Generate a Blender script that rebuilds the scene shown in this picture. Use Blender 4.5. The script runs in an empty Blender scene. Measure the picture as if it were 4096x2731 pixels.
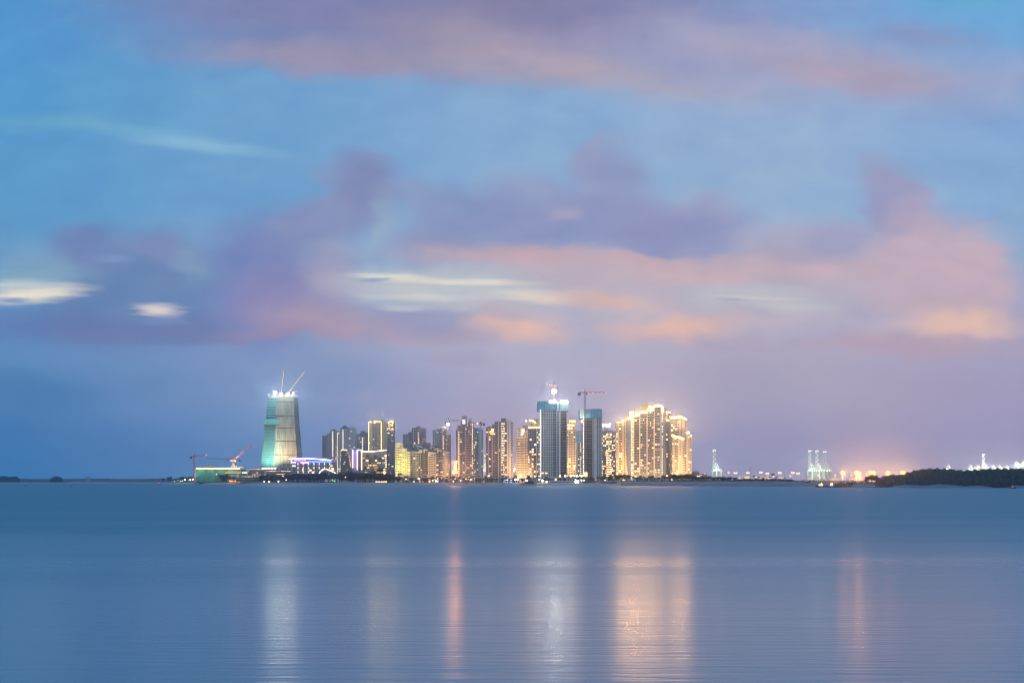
import bpy, bmesh, math, random
from mathutils import Vector, Matrix
R = math.radians
sc = bpy.context.scene
COL = sc.collection
# ---------------------------------------------------------------- camera
S = 0.72 / 4096.0          # tangent of one photograph pixel
HAZE, HG = 7e-5, .96
H = 4.0                    # camera height over the water
HY = 1927.0                # row of the true horizon
cd = bpy.data.cameras.new("camera"); cam = bpy.data.objects.new("camera", cd); COL.objects.link(cam)
cd.lens = 50; cd.sensor_width = 36; cd.clip_start = 0.5; cd.clip_end = 60000
cam.location = (0, 0, H); cam.rotation_euler = (R(90), 0, 0)
cd.shift_y = (HY - 1365.5) / 4096.0
sc.camera = cam
sc.render.resolution_x = 1024; sc.render.resolution_y = 682
sc.view_settings.view_transform = 'Standard'; sc.view_settings.look = 'None'
sc.view_settings.exposure = 0; sc.view_settings.gamma = 1
sc.cycles.use_denoising = True
sc.cycles.max_bounces = 6; sc.cycles.volume_bounces = 1; sc.cycles.sample_clamp_indirect = 4
sc.cycles.volume_max_steps = 64; sc.cycles.filter_width = 1.1
sc.cycles.use_adaptive_sampling = True; sc.cycles.adaptive_threshold = .02; sc.cycles.adaptive_min_samples = 12

def lin(c):
    return tuple(((v/255)/12.92 if v/255 <= .04045 else ((v/255+.055)/1.055)**2.4) for v in c) + (1,)

# ---------------------------------------------------------------- sky (a dusk sky with long-exposure clouds)
world = bpy.data.worlds.new("World"); sc.world = world; world.use_nodes = True
world.cycles.sampling_method = 'NONE'
def build_sky():
    nt = world.node_tree; nt.nodes.clear(); N = nt.nodes.new; L = nt.links.new
    out = N('ShaderNodeOutputWorld'); bg = N('ShaderNodeBackground'); L(bg.outputs[0], out.inputs[0])
    def mth(op, a, b=None):
        n = N('ShaderNodeMath'); n.operation = op
        for i, v in enumerate((a, b)):
            if v is None: continue
            if isinstance(v, (int, float)): n.inputs[i].default_value = v
            else: L(v, n.inputs[i])
        return n.outputs[0]
    tc = N('ShaderNodeTexCoord'); sp = N('ShaderNodeSeparateXYZ'); L(tc.outputs['Generated'], sp.inputs[0])
    ay = mth('MAXIMUM', mth('ABSOLUTE', sp.outputs[1]), .2)
    K = 2352 / .72
    px = mth('ADD', mth('MULTIPLY', mth('DIVIDE', sp.outputs[0], ay), K), 1176)
    py = mth('SUBTRACT', 1106.6, mth('MULTIPLY', mth('DIVIDE', mth('ABSOLUTE', sp.outputs[2]), ay), K))
    cb = N('ShaderNodeCombineXYZ'); L(px, cb.inputs[0]); L(py, cb.inputs[1])
    def warp(vec, sx, sy, ax, ay_, det):
        mp = N('ShaderNodeMapping'); mp.inputs['Scale'].default_value = (1/sx, 1/sy, 1); L(vec, mp.inputs[0])
        nz = N('ShaderNodeTexNoise'); nz.inputs['Scale'].default_value = 1; nz.inputs['Detail'].default_value = det
        L(mp.outputs[0], nz.inputs['Vector'])
        s = N('ShaderNodeVectorMath'); s.operation = 'SUBTRACT'; L(nz.outputs['Color'], s.inputs[0]); s.inputs[1].default_value = (.5, .5, .5)
        m = N('ShaderNodeVectorMath'); m.operation = 'MULTIPLY'; L(s.outputs[0], m.inputs[0]); m.inputs[1].default_value = (ax, ay_, 0)
        a = N('ShaderNodeVectorMath'); a.operation = 'ADD'; L(vec, a.inputs[0]); L(m.outputs[0], a.inputs[1])
        return a.outputs[0]
    P = warp(warp(cb.outputs[0], 300, 130, 170, 80, 1.5), 80, 42, 66, 38, 3.0)
    P2 = warp(cb.outputs[0], 90, 9, 90, 13, 3.0)
    def mixc(f, a, b):
        n = N('ShaderNodeMix'); n.data_type = 'RGBA'
        if isinstance(f, float): n.inputs[0].default_value = f
        else: L(f, n.inputs[0])
        for i, v in ((6, a), (7, b)):
            if isinstance(v, tuple): n.inputs[i].default_value = v
            else: L(v, n.inputs[i])
        return n.outputs[2]
    rows = [(-900, [(96,140,200)]*5),
            (0, [(84,148,208),(100,148,204),(122,150,204),(130,160,210),(105,165,220)]),
            (250, [(86,152,208),(110,160,208),(132,168,212),(146,172,212),(132,166,214)]),
            (450, [(92,152,204),(108,158,208),(134,170,212),(146,176,212),(132,168,214)]),
            (600, [(100,152,200),(124,158,204),(165,178,206),(165,178,208),(142,170,212)]),
            (790, [(98,142,190),(130,152,194),(178,176,200),(178,172,194),(168,164,194)]),
            (900, [(84,134,184),(124,150,192),(174,168,196),(176,168,190),(168,158,188)]),
            (1000, [(70,126,182),(112,148,194),(178,164,190),(164,158,190),(168,158,190)]),
            (1050, [(68,130,186),(104,144,194),(182,168,194),(164,162,196),(174,162,190)]),
            (1106, [(70,136,192),(98,144,196),(196,170,192),(168,166,200),(184,164,190)])]
    spp = N('ShaderNodeSeparateXYZ'); L(P, spp.inputs[0])
    fx = mth('DIVIDE', spp.outputs[0], 2352)
    cur = None; prev = None
    for y, cs in rows:
        r = N('ShaderNodeValToRGB'); cr = r.color_ramp; cr.interpolation = 'EASE'
        for i, c in enumerate(cs):
            e = cr.elements[i] if i < 2 else cr.elements.new(.5)
            e.position = i/4; e.color = lin(c)
        for i in range(5): cr.elements[i].position = i/4
        for i, c in enumerate(cs): cr.elements[i].color = lin(c)
        L(fx, r.inputs[0])
        if cur is None: cur = r.outputs[0]
        else:
            mr = N('ShaderNodeMapRange'); mr.interpolation_type = 'SMOOTHSTEP'; L(spp.outputs[1], mr.inputs[0])
            mr.inputs[1].default_value = prev; mr.inputs[2].default_value = y
            cur = mixc(mr.outputs[0], cur, r.outputs[0])
        prev = y
    # (x, y, half width, half height, tilt, colour, strength, inner edge, fine warp?)
    for (x, y, rx, ry, an, c, al, s, fine) in SKY_BLOBS:
        mp = N('ShaderNodeMapping'); mp.vector_type = 'TEXTURE'
        mp.inputs['Location'].default_value = (x, y, 0); mp.inputs['Rotation'].default_value = (0, 0, R(an)); mp.inputs['Scale'].default_value = (rx*1.25, ry*1.25, 1)
        # (waits for the layer below it: Cycles can only keep a few values at once)
        q = N('ShaderNodeVectorMath'); q.operation = 'MULTIPLY_ADD'; L(cur, q.inputs[0]); q.inputs[1].default_value = (1e-9,)*3; L(P2 if fine else P, q.inputs[2])
        L(q.outputs[0], mp.inputs[0])
        ln = N('ShaderNodeVectorMath'); ln.operation = 'LENGTH'; L(mp.outputs[0], ln.inputs[0])
        mr = N('ShaderNodeMapRange'); mr.interpolation_type = 'SMOOTHSTEP'; L(ln.outputs['Value'], mr.inputs[0])
        mr.inputs[1].default_value = 1; mr.inputs[2].default_value = s; mr.inputs[3].default_value = 0; mr.inputs[4].default_value = al
        cur = mixc(mr.outputs[0], cur, lin(c if fine else (min(255,c[0]+5), c[1]+2, c[2]-6)))
    # faint streaks drawn out by the wind
    mp = N('ShaderNodeMapping'); mp.inputs['Scale'].default_value = (1/500, 1/60, 1); L(P, mp.inputs[0])
    nz = N('ShaderNodeTexNoise'); nz.inputs['Scale'].default_value = 1; nz.inputs['Detail'].default_value = 4; L(mp.outputs[0], nz.inputs['Vector'])
    mr = N('ShaderNodeMapRange'); L(nz.outputs[0], mr.inputs[0]); mr.inputs[1].default_value = .25; mr.inputs[2].default_value = .75
    mr.inputs[3].default_value = .975; mr.inputs[4].default_value = 1.025
    vm = N('ShaderNodeVectorMath'); vm.operation = 'SCALE'; L(cur, vm.inputs[0]); L(mr.outputs[0], vm.inputs['Scale'])
    # billows inside the cloud bank
    mp = N('ShaderNodeMapping'); mp.inputs['Scale'].default_value = (1/130, 1/70, 1); L(P, mp.inputs[0])
    nz = N('ShaderNodeTexNoise'); nz.inputs['Scale'].default_value = 1; nz.inputs['Detail'].default_value = 5; nz.inputs['Roughness'].default_value = .55; L(mp.outputs[0], nz.inputs['Vector'])
    bill = mixc(nz.outputs[0], (.76,.84,.95,1), (1.19,1.14,1.07,1))
    band = N('ShaderNodeMapRange'); band.interpolation_type = 'SMOOTHSTEP'; L(py, band.inputs[0]); band.inputs[1].default_value = 840; band.inputs[2].default_value = 760
    mm = N('ShaderNodeVectorMath'); mm.operation = 'MULTIPLY'; L(vm.outputs[0], mm.inputs[0]); L(mixc(band.outputs[0], (1,1,1,1), bill), mm.inputs[1])
    hi = N('ShaderNodeMapRange'); hi.interpolation_type = 'SMOOTHSTEP'; L(py, hi.inputs[0]); hi.inputs[1].default_value = 900; hi.inputs[2].default_value = 600
    m2 = N('ShaderNodeVectorMath'); m2.operation = 'MULTIPLY'; L(mm.outputs[0], m2.inputs[0]); L(mixc(hi.outputs[0], (1,1,1,1), (1.08,1.05,.965,1)), m2.inputs[1]); mm = m2
    # added fill: unseen sky behind the viewer, brightened and warmed to lift the facades
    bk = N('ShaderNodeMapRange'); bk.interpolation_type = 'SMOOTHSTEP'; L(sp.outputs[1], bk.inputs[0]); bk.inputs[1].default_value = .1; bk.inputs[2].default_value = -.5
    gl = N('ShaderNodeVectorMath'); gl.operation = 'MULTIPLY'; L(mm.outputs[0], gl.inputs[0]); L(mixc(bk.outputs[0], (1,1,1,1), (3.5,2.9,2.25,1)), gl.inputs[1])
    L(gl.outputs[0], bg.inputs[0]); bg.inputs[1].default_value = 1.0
SKY_BLOBS = [
 # high cloud deck
 (1000,10,800,150,0,(122,126,180),.9,.35,0), (1480,100,520,120,8,(150,150,196),.7,.2,0), (1180,10,380,90,0,(120,120,168),.7,.0,0),
 (760,135,420,48,3,(152,142,178),.8,.1,0), (1130,115,350,90,8,(160,150,178),.75,.0,0), (1450,190,440,58,8,(170,164,192),.7,.0,0),
 (1300,150,130,40,8,(176,162,184),.5,.1,0),
 (1650,95,220,50,14,(150,160,200),.5,.1,0), (1900,150,420,90,10,(160,158,198),.75,.15,0), (1980,180,260,45,6,(168,156,188),.7,.1,0),
 (2130,85,150,50,8,(130,146,198),.8,.1,0), (2300,190,150,80,0,(150,160,206),.6,.1,0), (2185,0,150,34,8,(100,166,220),.9,.1,0),
 (470,335,210,20,7,(140,184,216),.75,.05,1), (160,285,230,28,3,(106,166,206),.6,.1,0), (330,300,160,14,5,(118,174,212),.5,.1,1),
 # middle bank, left
 (90,590,150,40,0,(125,160,198),.6,.1,1), (90,618,130,6,2,(88,145,198),.6,.2,1),
 (300,670,240,140,0,(98,130,186),1,.4,0), (190,570,100,75,10,(108,132,190),1,.3,0), (280,740,300,50,0,(96,120,178),.8,.2,0), (380,585,130,45,8,(122,140,194),.8,.2,0),
 (60,745,200,40,0,(94,122,184),.9,.2,0), (420,755,330,36,0,(108,124,178),.9,.3,0), (440,610,55,50,0,(128,162,202),.6,.1,0),
 (265,594,60,12,2,(130,160,205),.5,.1,1),
 (600,650,140,160,0,(112,132,192),1,.4,0), (820,435,105,105,-10,(124,136,190),.95,.35,0), (740,400,70,40,-20,(126,146,200),.6,.2,0), (720,520,130,75,-18,(130,140,192),.85,.3,0), 
 (650,700,160,95,0,(132,132,188),.9,.3,0), (770,640,85,90,0,(158,152,192),.8,.15,0), (740,740,190,52,2,(166,150,182),.9,.15,0),(640,770,200,22,0,(158,140,174),.6,.1,0),
 (870,520,45,85,0,(146,172,206),.6,.1,0), (960,765,270,32,1,(174,156,184),.85,.15,0), (990,735,180,44,0,(150,154,196),.9,.2,0),
 # middle bank, centre
 (1090,480,160,60,6,(124,146,200),.85,.35,0), (1330,510,370,95,2,(134,146,200),.92,.25,0), (1220,520,120,80,-10,(128,142,196),.6,.2,0), (1450,500,150,70,10,(140,148,202),.7,.2,0), (1400,405,105,95,5,(138,150,200),.95,.35,0), (1370,350,50,40,0,(150,156,202),.6,.1,0), (1215,440,110,60,5,(140,152,202),.7,.2,0), (960,450,90,45,8,(132,146,200),.6,.2,0), (1600,470,90,50,6,(156,160,202),.6,.2,0),
 (1240,430,60,30,0,(148,160,206),.5,.1,0),
 (1030,550,130,60,0,(132,142,194),.8,.2,0), (1560,540,170,90,0,(136,144,196),.85,.4,0), (1290,493,58,18,0,(162,160,200),.8,.1,0),
 (1230,596,310,38,3,(190,162,182),.95,.0,0), (1640,630,310,44,1,(214,172,178),.95,.0,0), (1480,600,150,20,2,(196,166,184),.8,.1,0),
 (1750,690,620,110,2,(184,174,198),.7,.2,0), (1040,664,290,52,2,(184,192,208),.95,.3,0), (1120,700,200,26,2,(180,184,204),.7,.2,0), (900,636,110,10,2,(220,220,212),.95,.1,1), (1080,648,210,9,1,(222,218,212),.95,.1,1),
 (862,643,44,5,-3,(136,160,202),.8,.1,1), (1000,684,190,9,1,(204,206,210),.7,.1,1), (1235,682,110,18,6,(224,216,206),.95,.1,1), (930,708,70,9,0,(200,200,208),.75,.1,1),
 (1300,640,160,30,5,(184,170,192),.7,.1,0), (1400,688,200,32,3,(214,182,182),.9,.0,0), (1200,750,140,40,3,(220,184,182),1,.1,0), (1160,710,70,34,8,(184,170,194),.8,.1,0),
 (1560,752,180,38,-2,(218,182,178),1,.1,0), (1480,728,140,18,0,(180,176,200),.6,.1,0),
 # right bank
 (1800,560,160,70,-5,(160,162,204),.75,.2,0), (1900,600,240,80,0,(170,164,198),.75,.2,0), (2035,450,80,90,-10,(150,154,200),1,.4,0), (1925,545,90,60,0,(154,156,200),.9,.3,0), (2090,520,100,80,20,(164,158,198),.95,.35,0),
 (2075,545,48,18,-25,(180,162,190),.8,.1,0), (2170,640,200,140,8,(188,170,196),1,.45,0), (2230,650,110,90,0,(190,170,194),.5,.1,0), (1830,600,80,26,0,(150,152,196),.8,.1,0),
 (1850,622,330,42,2,(190,170,192),.85,.1,0), (1750,690,190,34,3,(182,186,206),.85,.2,0), (1740,683,110,6,3,(206,200,204),.8,.1,1), (1685,687,44,5,2,(164,166,196),.7,.1,1),(1830,705,130,12,3,(196,194,204),.7,.1,1),
 (2000,705,110,34,4,(166,166,200),.85,.15,0), (2120,700,180,30,3,(196,174,190),.6,.1,0), (2200,742,180,36,2,(226,190,182),1,.15,0), (2080,785,330,34,0,(180,160,186),.9,.2,0),
 (1700,790,160,28,4,(172,160,190),.7,.1,0), (1850,760,110,30,0,(166,168,202),.5,.1,0),(2330,560,60,130,-8,(132,166,212),.7,.2,0),
 (1060,815,90,16,0,(160,154,190),.6,.1,0),
 # pale breaks and low smudges
 (60,640,170,52,0,(136,172,204),.75,.1,0), (370,690,120,60,0,(112,140,190),.4,.05,0),
 (75,676,140,24,-5,(236,226,212),1,.15,1), (60,655,120,18,0,(190,204,210),.6,.1,1), (30,655,110,8,0,(196,206,210),.8,.1,1), (30,690,50,7,4,(92,130,186),.7,.1,1), (366,712,62,19,3,(220,210,208),1,.15,1), (375,735,70,16,0,(130,150,194),.6,.1,1),
 (80,900,170,62,2,(72,122,180),.7,.1,0), (330,890,60,44,0,(92,132,184),.4,.1,0), (1560,860,330,50,0,(174,164,192),.4,.1,0), (700,870,260,50,0,(122,148,196),.4,.1,0), (1750,900,150,90,30,(160,158,196),.4,.1,0),
]
build_sky()
# ---------------------------------------------------------------- helpers
def mat(name, col, rough=.7, metal=0, emit=None, es=1, noise=0, scale=.2, spec=.5):
    m = bpy.data.materials.new(name); m.use_nodes = True
    nt = m.node_tree; b = nt.nodes['Principled BSDF']
    b.inputs['Roughness'].default_value = rough; b.inputs['Metallic'].default_value = metal
    b.inputs['Specular IOR Level'].default_value = spec
    c = tuple(col) + (1,)
    b.inputs['Base Color'].default_value = c
    if emit:
        b.inputs['Emission Color'].default_value = tuple(emit) + (1,); b.inputs['Emission Strength'].default_value = es
    if noise:
        tc = nt.nodes.new('ShaderNodeTexCoord'); nz = nt.nodes.new('ShaderNodeTexNoise'); nz.inputs['Scale'].default_value = scale; nz.inputs['Detail'].default_value = 5
        nt.links.new(tc.outputs['Object'], nz.inputs['Vector'])
        mr = nt.nodes.new('ShaderNodeMapRange'); nt.links.new(nz.outputs[0], mr.inputs[0]); mr.inputs[1].default_value = .3; mr.inputs[2].default_value = .7
        mr.inputs[3].default_value = 1-noise; mr.inputs[4].default_value = 1+noise
        vm = nt.nodes.new('ShaderNodeVectorMath'); vm.operation = 'SCALE'; vm.inputs[0].default_value = col; nt.links.new(mr.outputs[0], vm.inputs['Scale'])
        nt.links.new(vm.outputs[0], b.inputs['Base Color'])
    return m
def PX(px, D): return (px - 2048) * S * D
def PZ(py, D): return H + (HY - py) * S * D
def W(n, D): return n * S * D          # n photograph pixels at distance D, in metres

def tag(o, label=None, cat=None, group=None, kind=None):
    if label: o['label'] = label
    if cat: o['category'] = cat
    if group: o['group'] = group
    if kind: o['kind'] = kind
    return o
def thing(name, label, cat, loc=(0, 0, 0), group=None, rz=0):
    o = bpy.data.objects.new(name, None); COL.objects.link(o); o.location = loc; o.rotation_euler = (0, 0, rz); o.empty_display_size = .1
    return tag(o, label, cat, group)

class MB:
    """collects faces of one mesh; every face remembers its material"""
    def __init__(s): s.v = []; s.f = []; s.m = []; s.mats = []
    def mi(s, m):
        if m not in s.mats: s.mats.append(m)
        return s.mats.index(m)
    def poly(s, pts, m):
        n = len(s.v); s.v += [tuple(p) for p in pts]; s.f.append(tuple(range(n, n+len(pts)))); s.m.append(s.mi(m)); return s
    def box(s, x0, x1, y0, y1, z0, z1, m):
        n = len(s.v)
        s.v += [(x0,y0,z0),(x1,y0,z0),(x1,y1,z0),(x0,y1,z0),(x0,y0,z1),(x1,y0,z1),(x1,y1,z1),(x0,y1,z1)]
        for q in ((0,3,2,1),(4,5,6,7),(0,1,5,4),(1,2,6,5),(2,3,7,6),(3,0,4,7)):
            s.f.append(tuple(n+i for i in q)); s.m.append(s.mi(m))
        return s
    def hexa(s, p, m):
        """8 points ordered like box"""
        n = len(s.v); s.v += [tuple(q) for q in p]
        for q in ((0,3,2,1),(4,5,6,7),(0,1,5,4),(1,2,6,5),(2,3,7,6),(3,0,4,7)):
            s.f.append(tuple(n+i for i in q)); s.m.append(s.mi(m))
        return s
    def bar(s, a, b, r, m, r2=None, n=4):
        a = Vector(a); b = Vector(b); d = (b-a)
        if d.length < 1e-6: return s
        d.normalize(); u = d.orthogonal() if abs(d.z) > .9 else d.cross(Vector((0,0,1))); u.normalize(); w = d.cross(u)
        r2 = r if r2 is None else r2; k = len(s.v)
        for i in range(n):
            t = 2*math.pi*(i+.5)/n; s.v.append(tuple(a + (u*math.cos(t)+w*math.sin(t))*r))
        for i in range(n):
            t = 2*math.pi*(i+.5)/n; s.v.append(tuple(b + (u*math.cos(t)+w*math.sin(t))*r2))
        q = s.mi(m)
        for i in range(n):
            j = (i+1) % n; s.f.append((k+i, k+j, k+n+j, k+n+i)); s.m.append(q)
        s.f.append(tuple(k+i for i in reversed(range(n)))); s.m.append(q)
        s.f.append(tuple(k+n+i for i in range(n))); s.m.append(q)
        return s
    def prism(s, prof, y0, y1, m):
        """prof: (x,z) outline extruded in y"""
        n = len(prof); k = len(s.v)
        s.v += [(x, y0, z) for x, z in prof] + [(x, y1, z) for x, z in prof]; q = s.mi(m)
        s.f.append(tuple(k+i for i in range(n))); s.m.append(q)
        s.f.append(tuple(k+n+i for i in reversed(range(n)))); s.m.append(q)
        for i in range(n):
            j = (i+1) % n; s.f.append((k+j, k+i, k+n+i, k+n+j)); s.m.append(q)
        return s
    def ball(s, c, r, m, sz=1, seg=8, rings=5):
        k = len(s.v); q = s.mi(m)
        for i in range(rings+1):
            a = math.pi*i/rings
            for j in range(seg):
                t = 2*math.pi*j/seg
                s.v.append((c[0]+r*math.sin(a)*math.cos(t), c[1]+r*math.sin(a)*math.sin(t), c[2]+r*sz*math.cos(a)))
        for i in range(rings):
            for j in range(seg):
                j2 = (j+1) % seg
                s.f.append((k+i*seg+j, k+(i+1)*seg+j, k+(i+1)*seg+j2, k+i*seg+j2)); s.m.append(q)
        return s
    def mesh(s, name):
        me = bpy.data.meshes.new(name); me.from_pydata(s.v, [], s.f)
        for m in s.mats: me.materials.append(m)
        me.polygons.foreach_set('material_index', s.m); me.validate(); me.update(); return me
    def build(s, name, parent=None, loc=(0, 0, 0), **kw):
        o = bpy.data.objects.new(name, s.mesh(name)); COL.objects.link(o); o.location = loc
        if parent is not None: o.parent = parent
        return tag(o, **kw)
def inst(me, name, parent=None, loc=(0, 0, 0), rz=0, sc_=None):
    o = bpy.data.objects.new(name, me); COL.objects.link(o); o.location = loc; o.rotation_euler = (0, 0, rz)
    if sc_: o.scale = sc_ if isinstance(sc_, tuple) else (sc_,)*3
    if parent is not None: o.parent = parent
    return o
LK = .38
def kids(o): return [c for c in COL.objects if c.parent == o]
def lamp(parent, kind, loc, col, watts, aim=None, radius=.6, spot=90, blend=.8):
    ld = bpy.data.lights.new('lamp_light', kind); ld.color = col; ld.energy = watts*LK
    if kind in ('POINT', 'SPOT'): ld.shadow_soft_size = radius
    if kind == 'SPOT': ld.spot_size = R(spot); ld.spot_blend = blend
    o = bpy.data.objects.new('lamp_light', ld); COL.objects.link(o); o.location = loc; o.parent = parent
    if aim is not None: o.rotation_euler = (Vector(aim)-Vector(loc)).to_track_quat('-Z', 'Y').to_euler()
    return o

# ---------------------------------------------------------------- water, land
def water_mat():
    m = bpy.data.materials.new('sea_water'); m.use_nodes = True; nt = m.node_tree; N = nt.nodes.new; L = nt.links.new
    b = nt.nodes['Principled BSDF']
    b.inputs['Base Color'].default_value = (.05, .185, .245, 1); b.inputs['IOR'].default_value = 1.33
    geo = N('ShaderNodeNewGeometry')
    sp = N('ShaderNodeSeparateXYZ'); L(geo.outputs['Position'], sp.inputs[0])
    # calm lee water close to the shore we stand on, ruffled water farther out
    def noise(sx, sy, det, rough=.5):
        mp = N('ShaderNodeMapping'); mp.inputs['Scale'].default_value = (sx, sy, 1); L(geo.outputs['Position'], mp.inputs[0])
        n = N('ShaderNodeTexNoise'); n.inputs['Scale'].default_value = 1; n.inputs['Detail'].default_value = det; n.inputs['Roughness'].default_value = rough
        L(mp.outputs[0], n.inputs['Vector']); return n.outputs[0]
    def rng(v, a, b_, c, d, t='LINEAR'):
        r = N('ShaderNodeMapRange'); r.interpolation_type = t; L(v, r.inputs[0])
        for i, q in enumerate((a, b_, c, d)): r.inputs[i+1].default_value = q
        return r.outputs[0]
    def mth(op, a, b_):
        n = N('ShaderNodeMath'); n.operation = op
        for i, q in enumerate((a, b_)):
            if isinstance(q, (int, float)): n.inputs[i].default_value = q
            else: L(q, n.inputs[i])
        return n.outputs[0]
    n1 = noise(.006, .03, 4); 
    dist = mth('ADD', mth('LOGARITHM', mth('MAXIMUM', sp.outputs[1], 5), 10), mth('MULTIPLY', mth('SUBTRACT', n1, .5), .6))
    rr = rng(dist, WR[0], WR[1], WR[2], WR[3], 'SMOOTHSTEP')
    L(rr, b.inputs['Roughness'])
    bu = N('ShaderNodeBump'); bu.inputs['Strength'].default_value = 1; bu.inputs['Distance'].default_value = 1
    h1 = mth('MULTIPLY', noise(.4, 2.6, 3), .014)
    h2 = mth('MULTIPLY', noise(.05, .3, 3), .028)
    fade = rng(sp.outputs[1], 40, 260, 1, 0)
    L(mth('MULTIPLY', mth('ADD', h1, h2), fade), bu.inputs['Height'])
    L(bu.outputs[0], b.inputs['Normal'])
    return m
WR = (1.6, 2.32, .21, .50)
mw = water_mat()
w = MB(); w.poly([(-30000, -400, 0), (30000, -400, 0), (30000, 40000, 0), (-30000, 40000, 0)], mw)
tag(w.build('water'), kind='structure')
rnd = random.Random(7)
def interp(t, x):
    if x <= t[0][0]: return t[0][1]
    for (a, u), (b, v) in zip(t, t[1:]):
        if x <= b: return u + (v-u)*(x-a)/(b-a)
    return t[-1][1]
SHORE = [(-400,4200),(430,3500),(540,2800),(620,2600),(900,2350),(1200,2080),(1500,1880),(1800,1620),(2100,1500),(2480,1450),(2800,1340),(3150,1270),(3260,1240),(3330,1130),(3500,1010),(3700,970),(4096,930),(5200,860)]
LANDZ = [(-400,3.1),(2440,3.2),(2490,4.3),(2600,4.6),(3120,4.7),(3200,4.2),(3240,3.0),(3500,3.0),(5000,3.2)]
def shoreD(px): return interp(SHORE, px)
GZ = 3.2
sand = mat('wet_sand', (.30, .25, .22), .9, noise=.18, scale=.05)
soil = mat('dark_ground', (.06, .065, .06), .95, noise=.3, scale=.02)
greysand = mat('grey_bank_sand', (.14, .15, .18), .95, noise=.25, scale=.08)
def terrain():
    bm = MB(); gm = MB(); bk = MB()
    xs = [-400 + 14*i for i in range(401)]
    offs = [(0, -.25), (3, .15), (14, .5), (30, .8), (48, 1.0)]
    def pt(px, k, off, f):
        D = shoreD(px) + 7*math.sin(px*.013) + 4*math.sin(px*.041+1) + off
        z = interp(LANDZ, px)*f
        if f > .7: z += .16*math.sin(px*.11)*math.sin(off*.2+px*.05) + .1*math.sin(px*.31+off)
        return (PX(px, D), D, z)
    for a, b in zip(xs, xs[1:]):
        for (o0, f0), (o1, f1) in zip(offs, offs[1:]):
            t = bk if a > 2475 else bm
            t.poly([pt(a,0,o0,f0), pt(b,0,o0,f0), pt(b,0,o1,f1), pt(a,0,o1,f1)], greysand if t is bk else sand)
        for (o0, o1) in ((48,140),(140,500),(500,2000),(2000,9000)):
            gm.poly([pt(a,0,o0,1)[:2]+(interp(LANDZ,a)*1.0+(pt(a,0,48,1)[2]-interp(LANDZ,a) if o0==48 else 0),), pt(b,0,o0,1)[:2]+(interp(LANDZ,b)+(pt(b,0,48,1)[2]-interp(LANDZ,b) if o0==48 else 0),), pt(b,0,o1,1)[:2]+(interp(LANDZ,b),), pt(a,0,o1,1)[:2]+(interp(LANDZ,a),)], soil)
    for n, q in (('beach', bm), ('sand_bank', bk), ('ground', gm)):
        o = q.build(n, kind='structure')
        for p in o.data.polygons: p.use_smooth = True
terrain()

# far shore on the left
hillm = mat('wooded_hill', (.035, .06, .05), 1, noise=.3, scale=.01)
def ridge(name, px0, px1, D, prof, depth, m, step=6, amp=1.0, kind='structure', label=None, cat=None, base=-.5):
    b = MB(); n = int((px1-px0)/step); rr = random.Random(int(px0)+int(D)); hs = []
    for i in range(n+1):
        px = px0+step*i; y = interp(prof, px) - amp*rr.random(); hs.append((px, y))
    for (a, ya), (c, yc) in zip(hs, hs[1:]):
        A = (PX(a,D), D); C = (PX(c,D), D); za = PZ(ya,D); zc = PZ(yc,D); k = 1+depth/D
        b.poly([(A[0],D,base),(C[0],D,base),(C[0]*(1+depth*.25/D),D+depth*.25,base+(zc-base)*.72),(A[0]*(1+depth*.25/D),D+depth*.25,base+(za-base)*.72)], m)
        b.poly([(A[0]*(1+depth*.25/D),D+depth*.25,base+(za-base)*.72),(C[0]*(1+depth*.25/D),D+depth*.25,base+(zc-base)*.72),(C[0]*(1+depth*.6/D),D+depth*.6,zc),(A[0]*(1+depth*.6/D),D+depth*.6,za)], m)
        b.poly([(A[0]*(1+depth*.6/D),D+depth*.6,za),(C[0]*(1+depth*.6/D),D+depth*.6,zc),(C[0]*k,D+depth,base),(A[0]*k,D+depth,base)], m)
    return b.build(name, kind=kind, label=label, cat=cat)
ridge('hills', -700, 1300, 7600, [(-700,1912),(60,1912),(150,1915),(250,1914),(420,1913),(500,1915),(620,1914),(1300,1914)], 900, hillm, 5, 1.6)
ridge('sand_spit', 225, 700, 5300, [(225,1930),(300,1925),(350,1924),(420,1926),(470,1926),(540,1926),(700,1925)], 260, mat('far_sand', (.26,.22,.2), .95), 6, .5)
ridge('low_shore', -700, 330, 5500, [(-700,1922),(120,1922),(150,1921),(240,1923),(330,1929)], 260, hillm, 4, 1.2)

# ---------------------------------------------------------------- materials
WM = dict(
 grey=mat('grey_render_wall', (.40,.38,.39), .8, noise=.08, scale=.08), pale=mat('pale_render_wall', (.52,.49,.47), .8, noise=.08, scale=.08),
 cream=mat('cream_render_wall', (.55,.46,.36), .8, noise=.08, scale=.08), brown=mat('brown_cladding', (.26,.215,.21), .7, noise=.12, scale=.1),
 dark=mat('dark_cladding', (.17,.16,.18), .6, noise=.15, scale=.1), taupe=mat('taupe_render_wall', (.30,.25,.24), .8, noise=.1, scale=.08),
 conc=mat('bare_concrete', (.33,.33,.35), .9, noise=.15, scale=.1), sage=mat('grey_green_wall', (.36,.40,.38), .8, noise=.08, scale=.1))
trim = mat('pale_trim', (.6,.55,.5), .7)
glass = mat('dark_window_glass', (.06,.07,.10), .25, spec=.6)
def em(name, col, s, sample=False):
    m = mat(name, (.01,.01,.01), .9, emit=col, es=s, spec=0)
    m.cycles.emission_sampling = 'FRONT' if sample else 'NONE'; return m
litw = [em('lit_window_warm', (1,.62,.25), 1.5), em('lit_window_yellow', (1,.70,.34), 2.4), em('lit_window_pale', (1,.84,.6), 1.8), em('lit_window_dim', (1,.55,.22), .7)]
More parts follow.
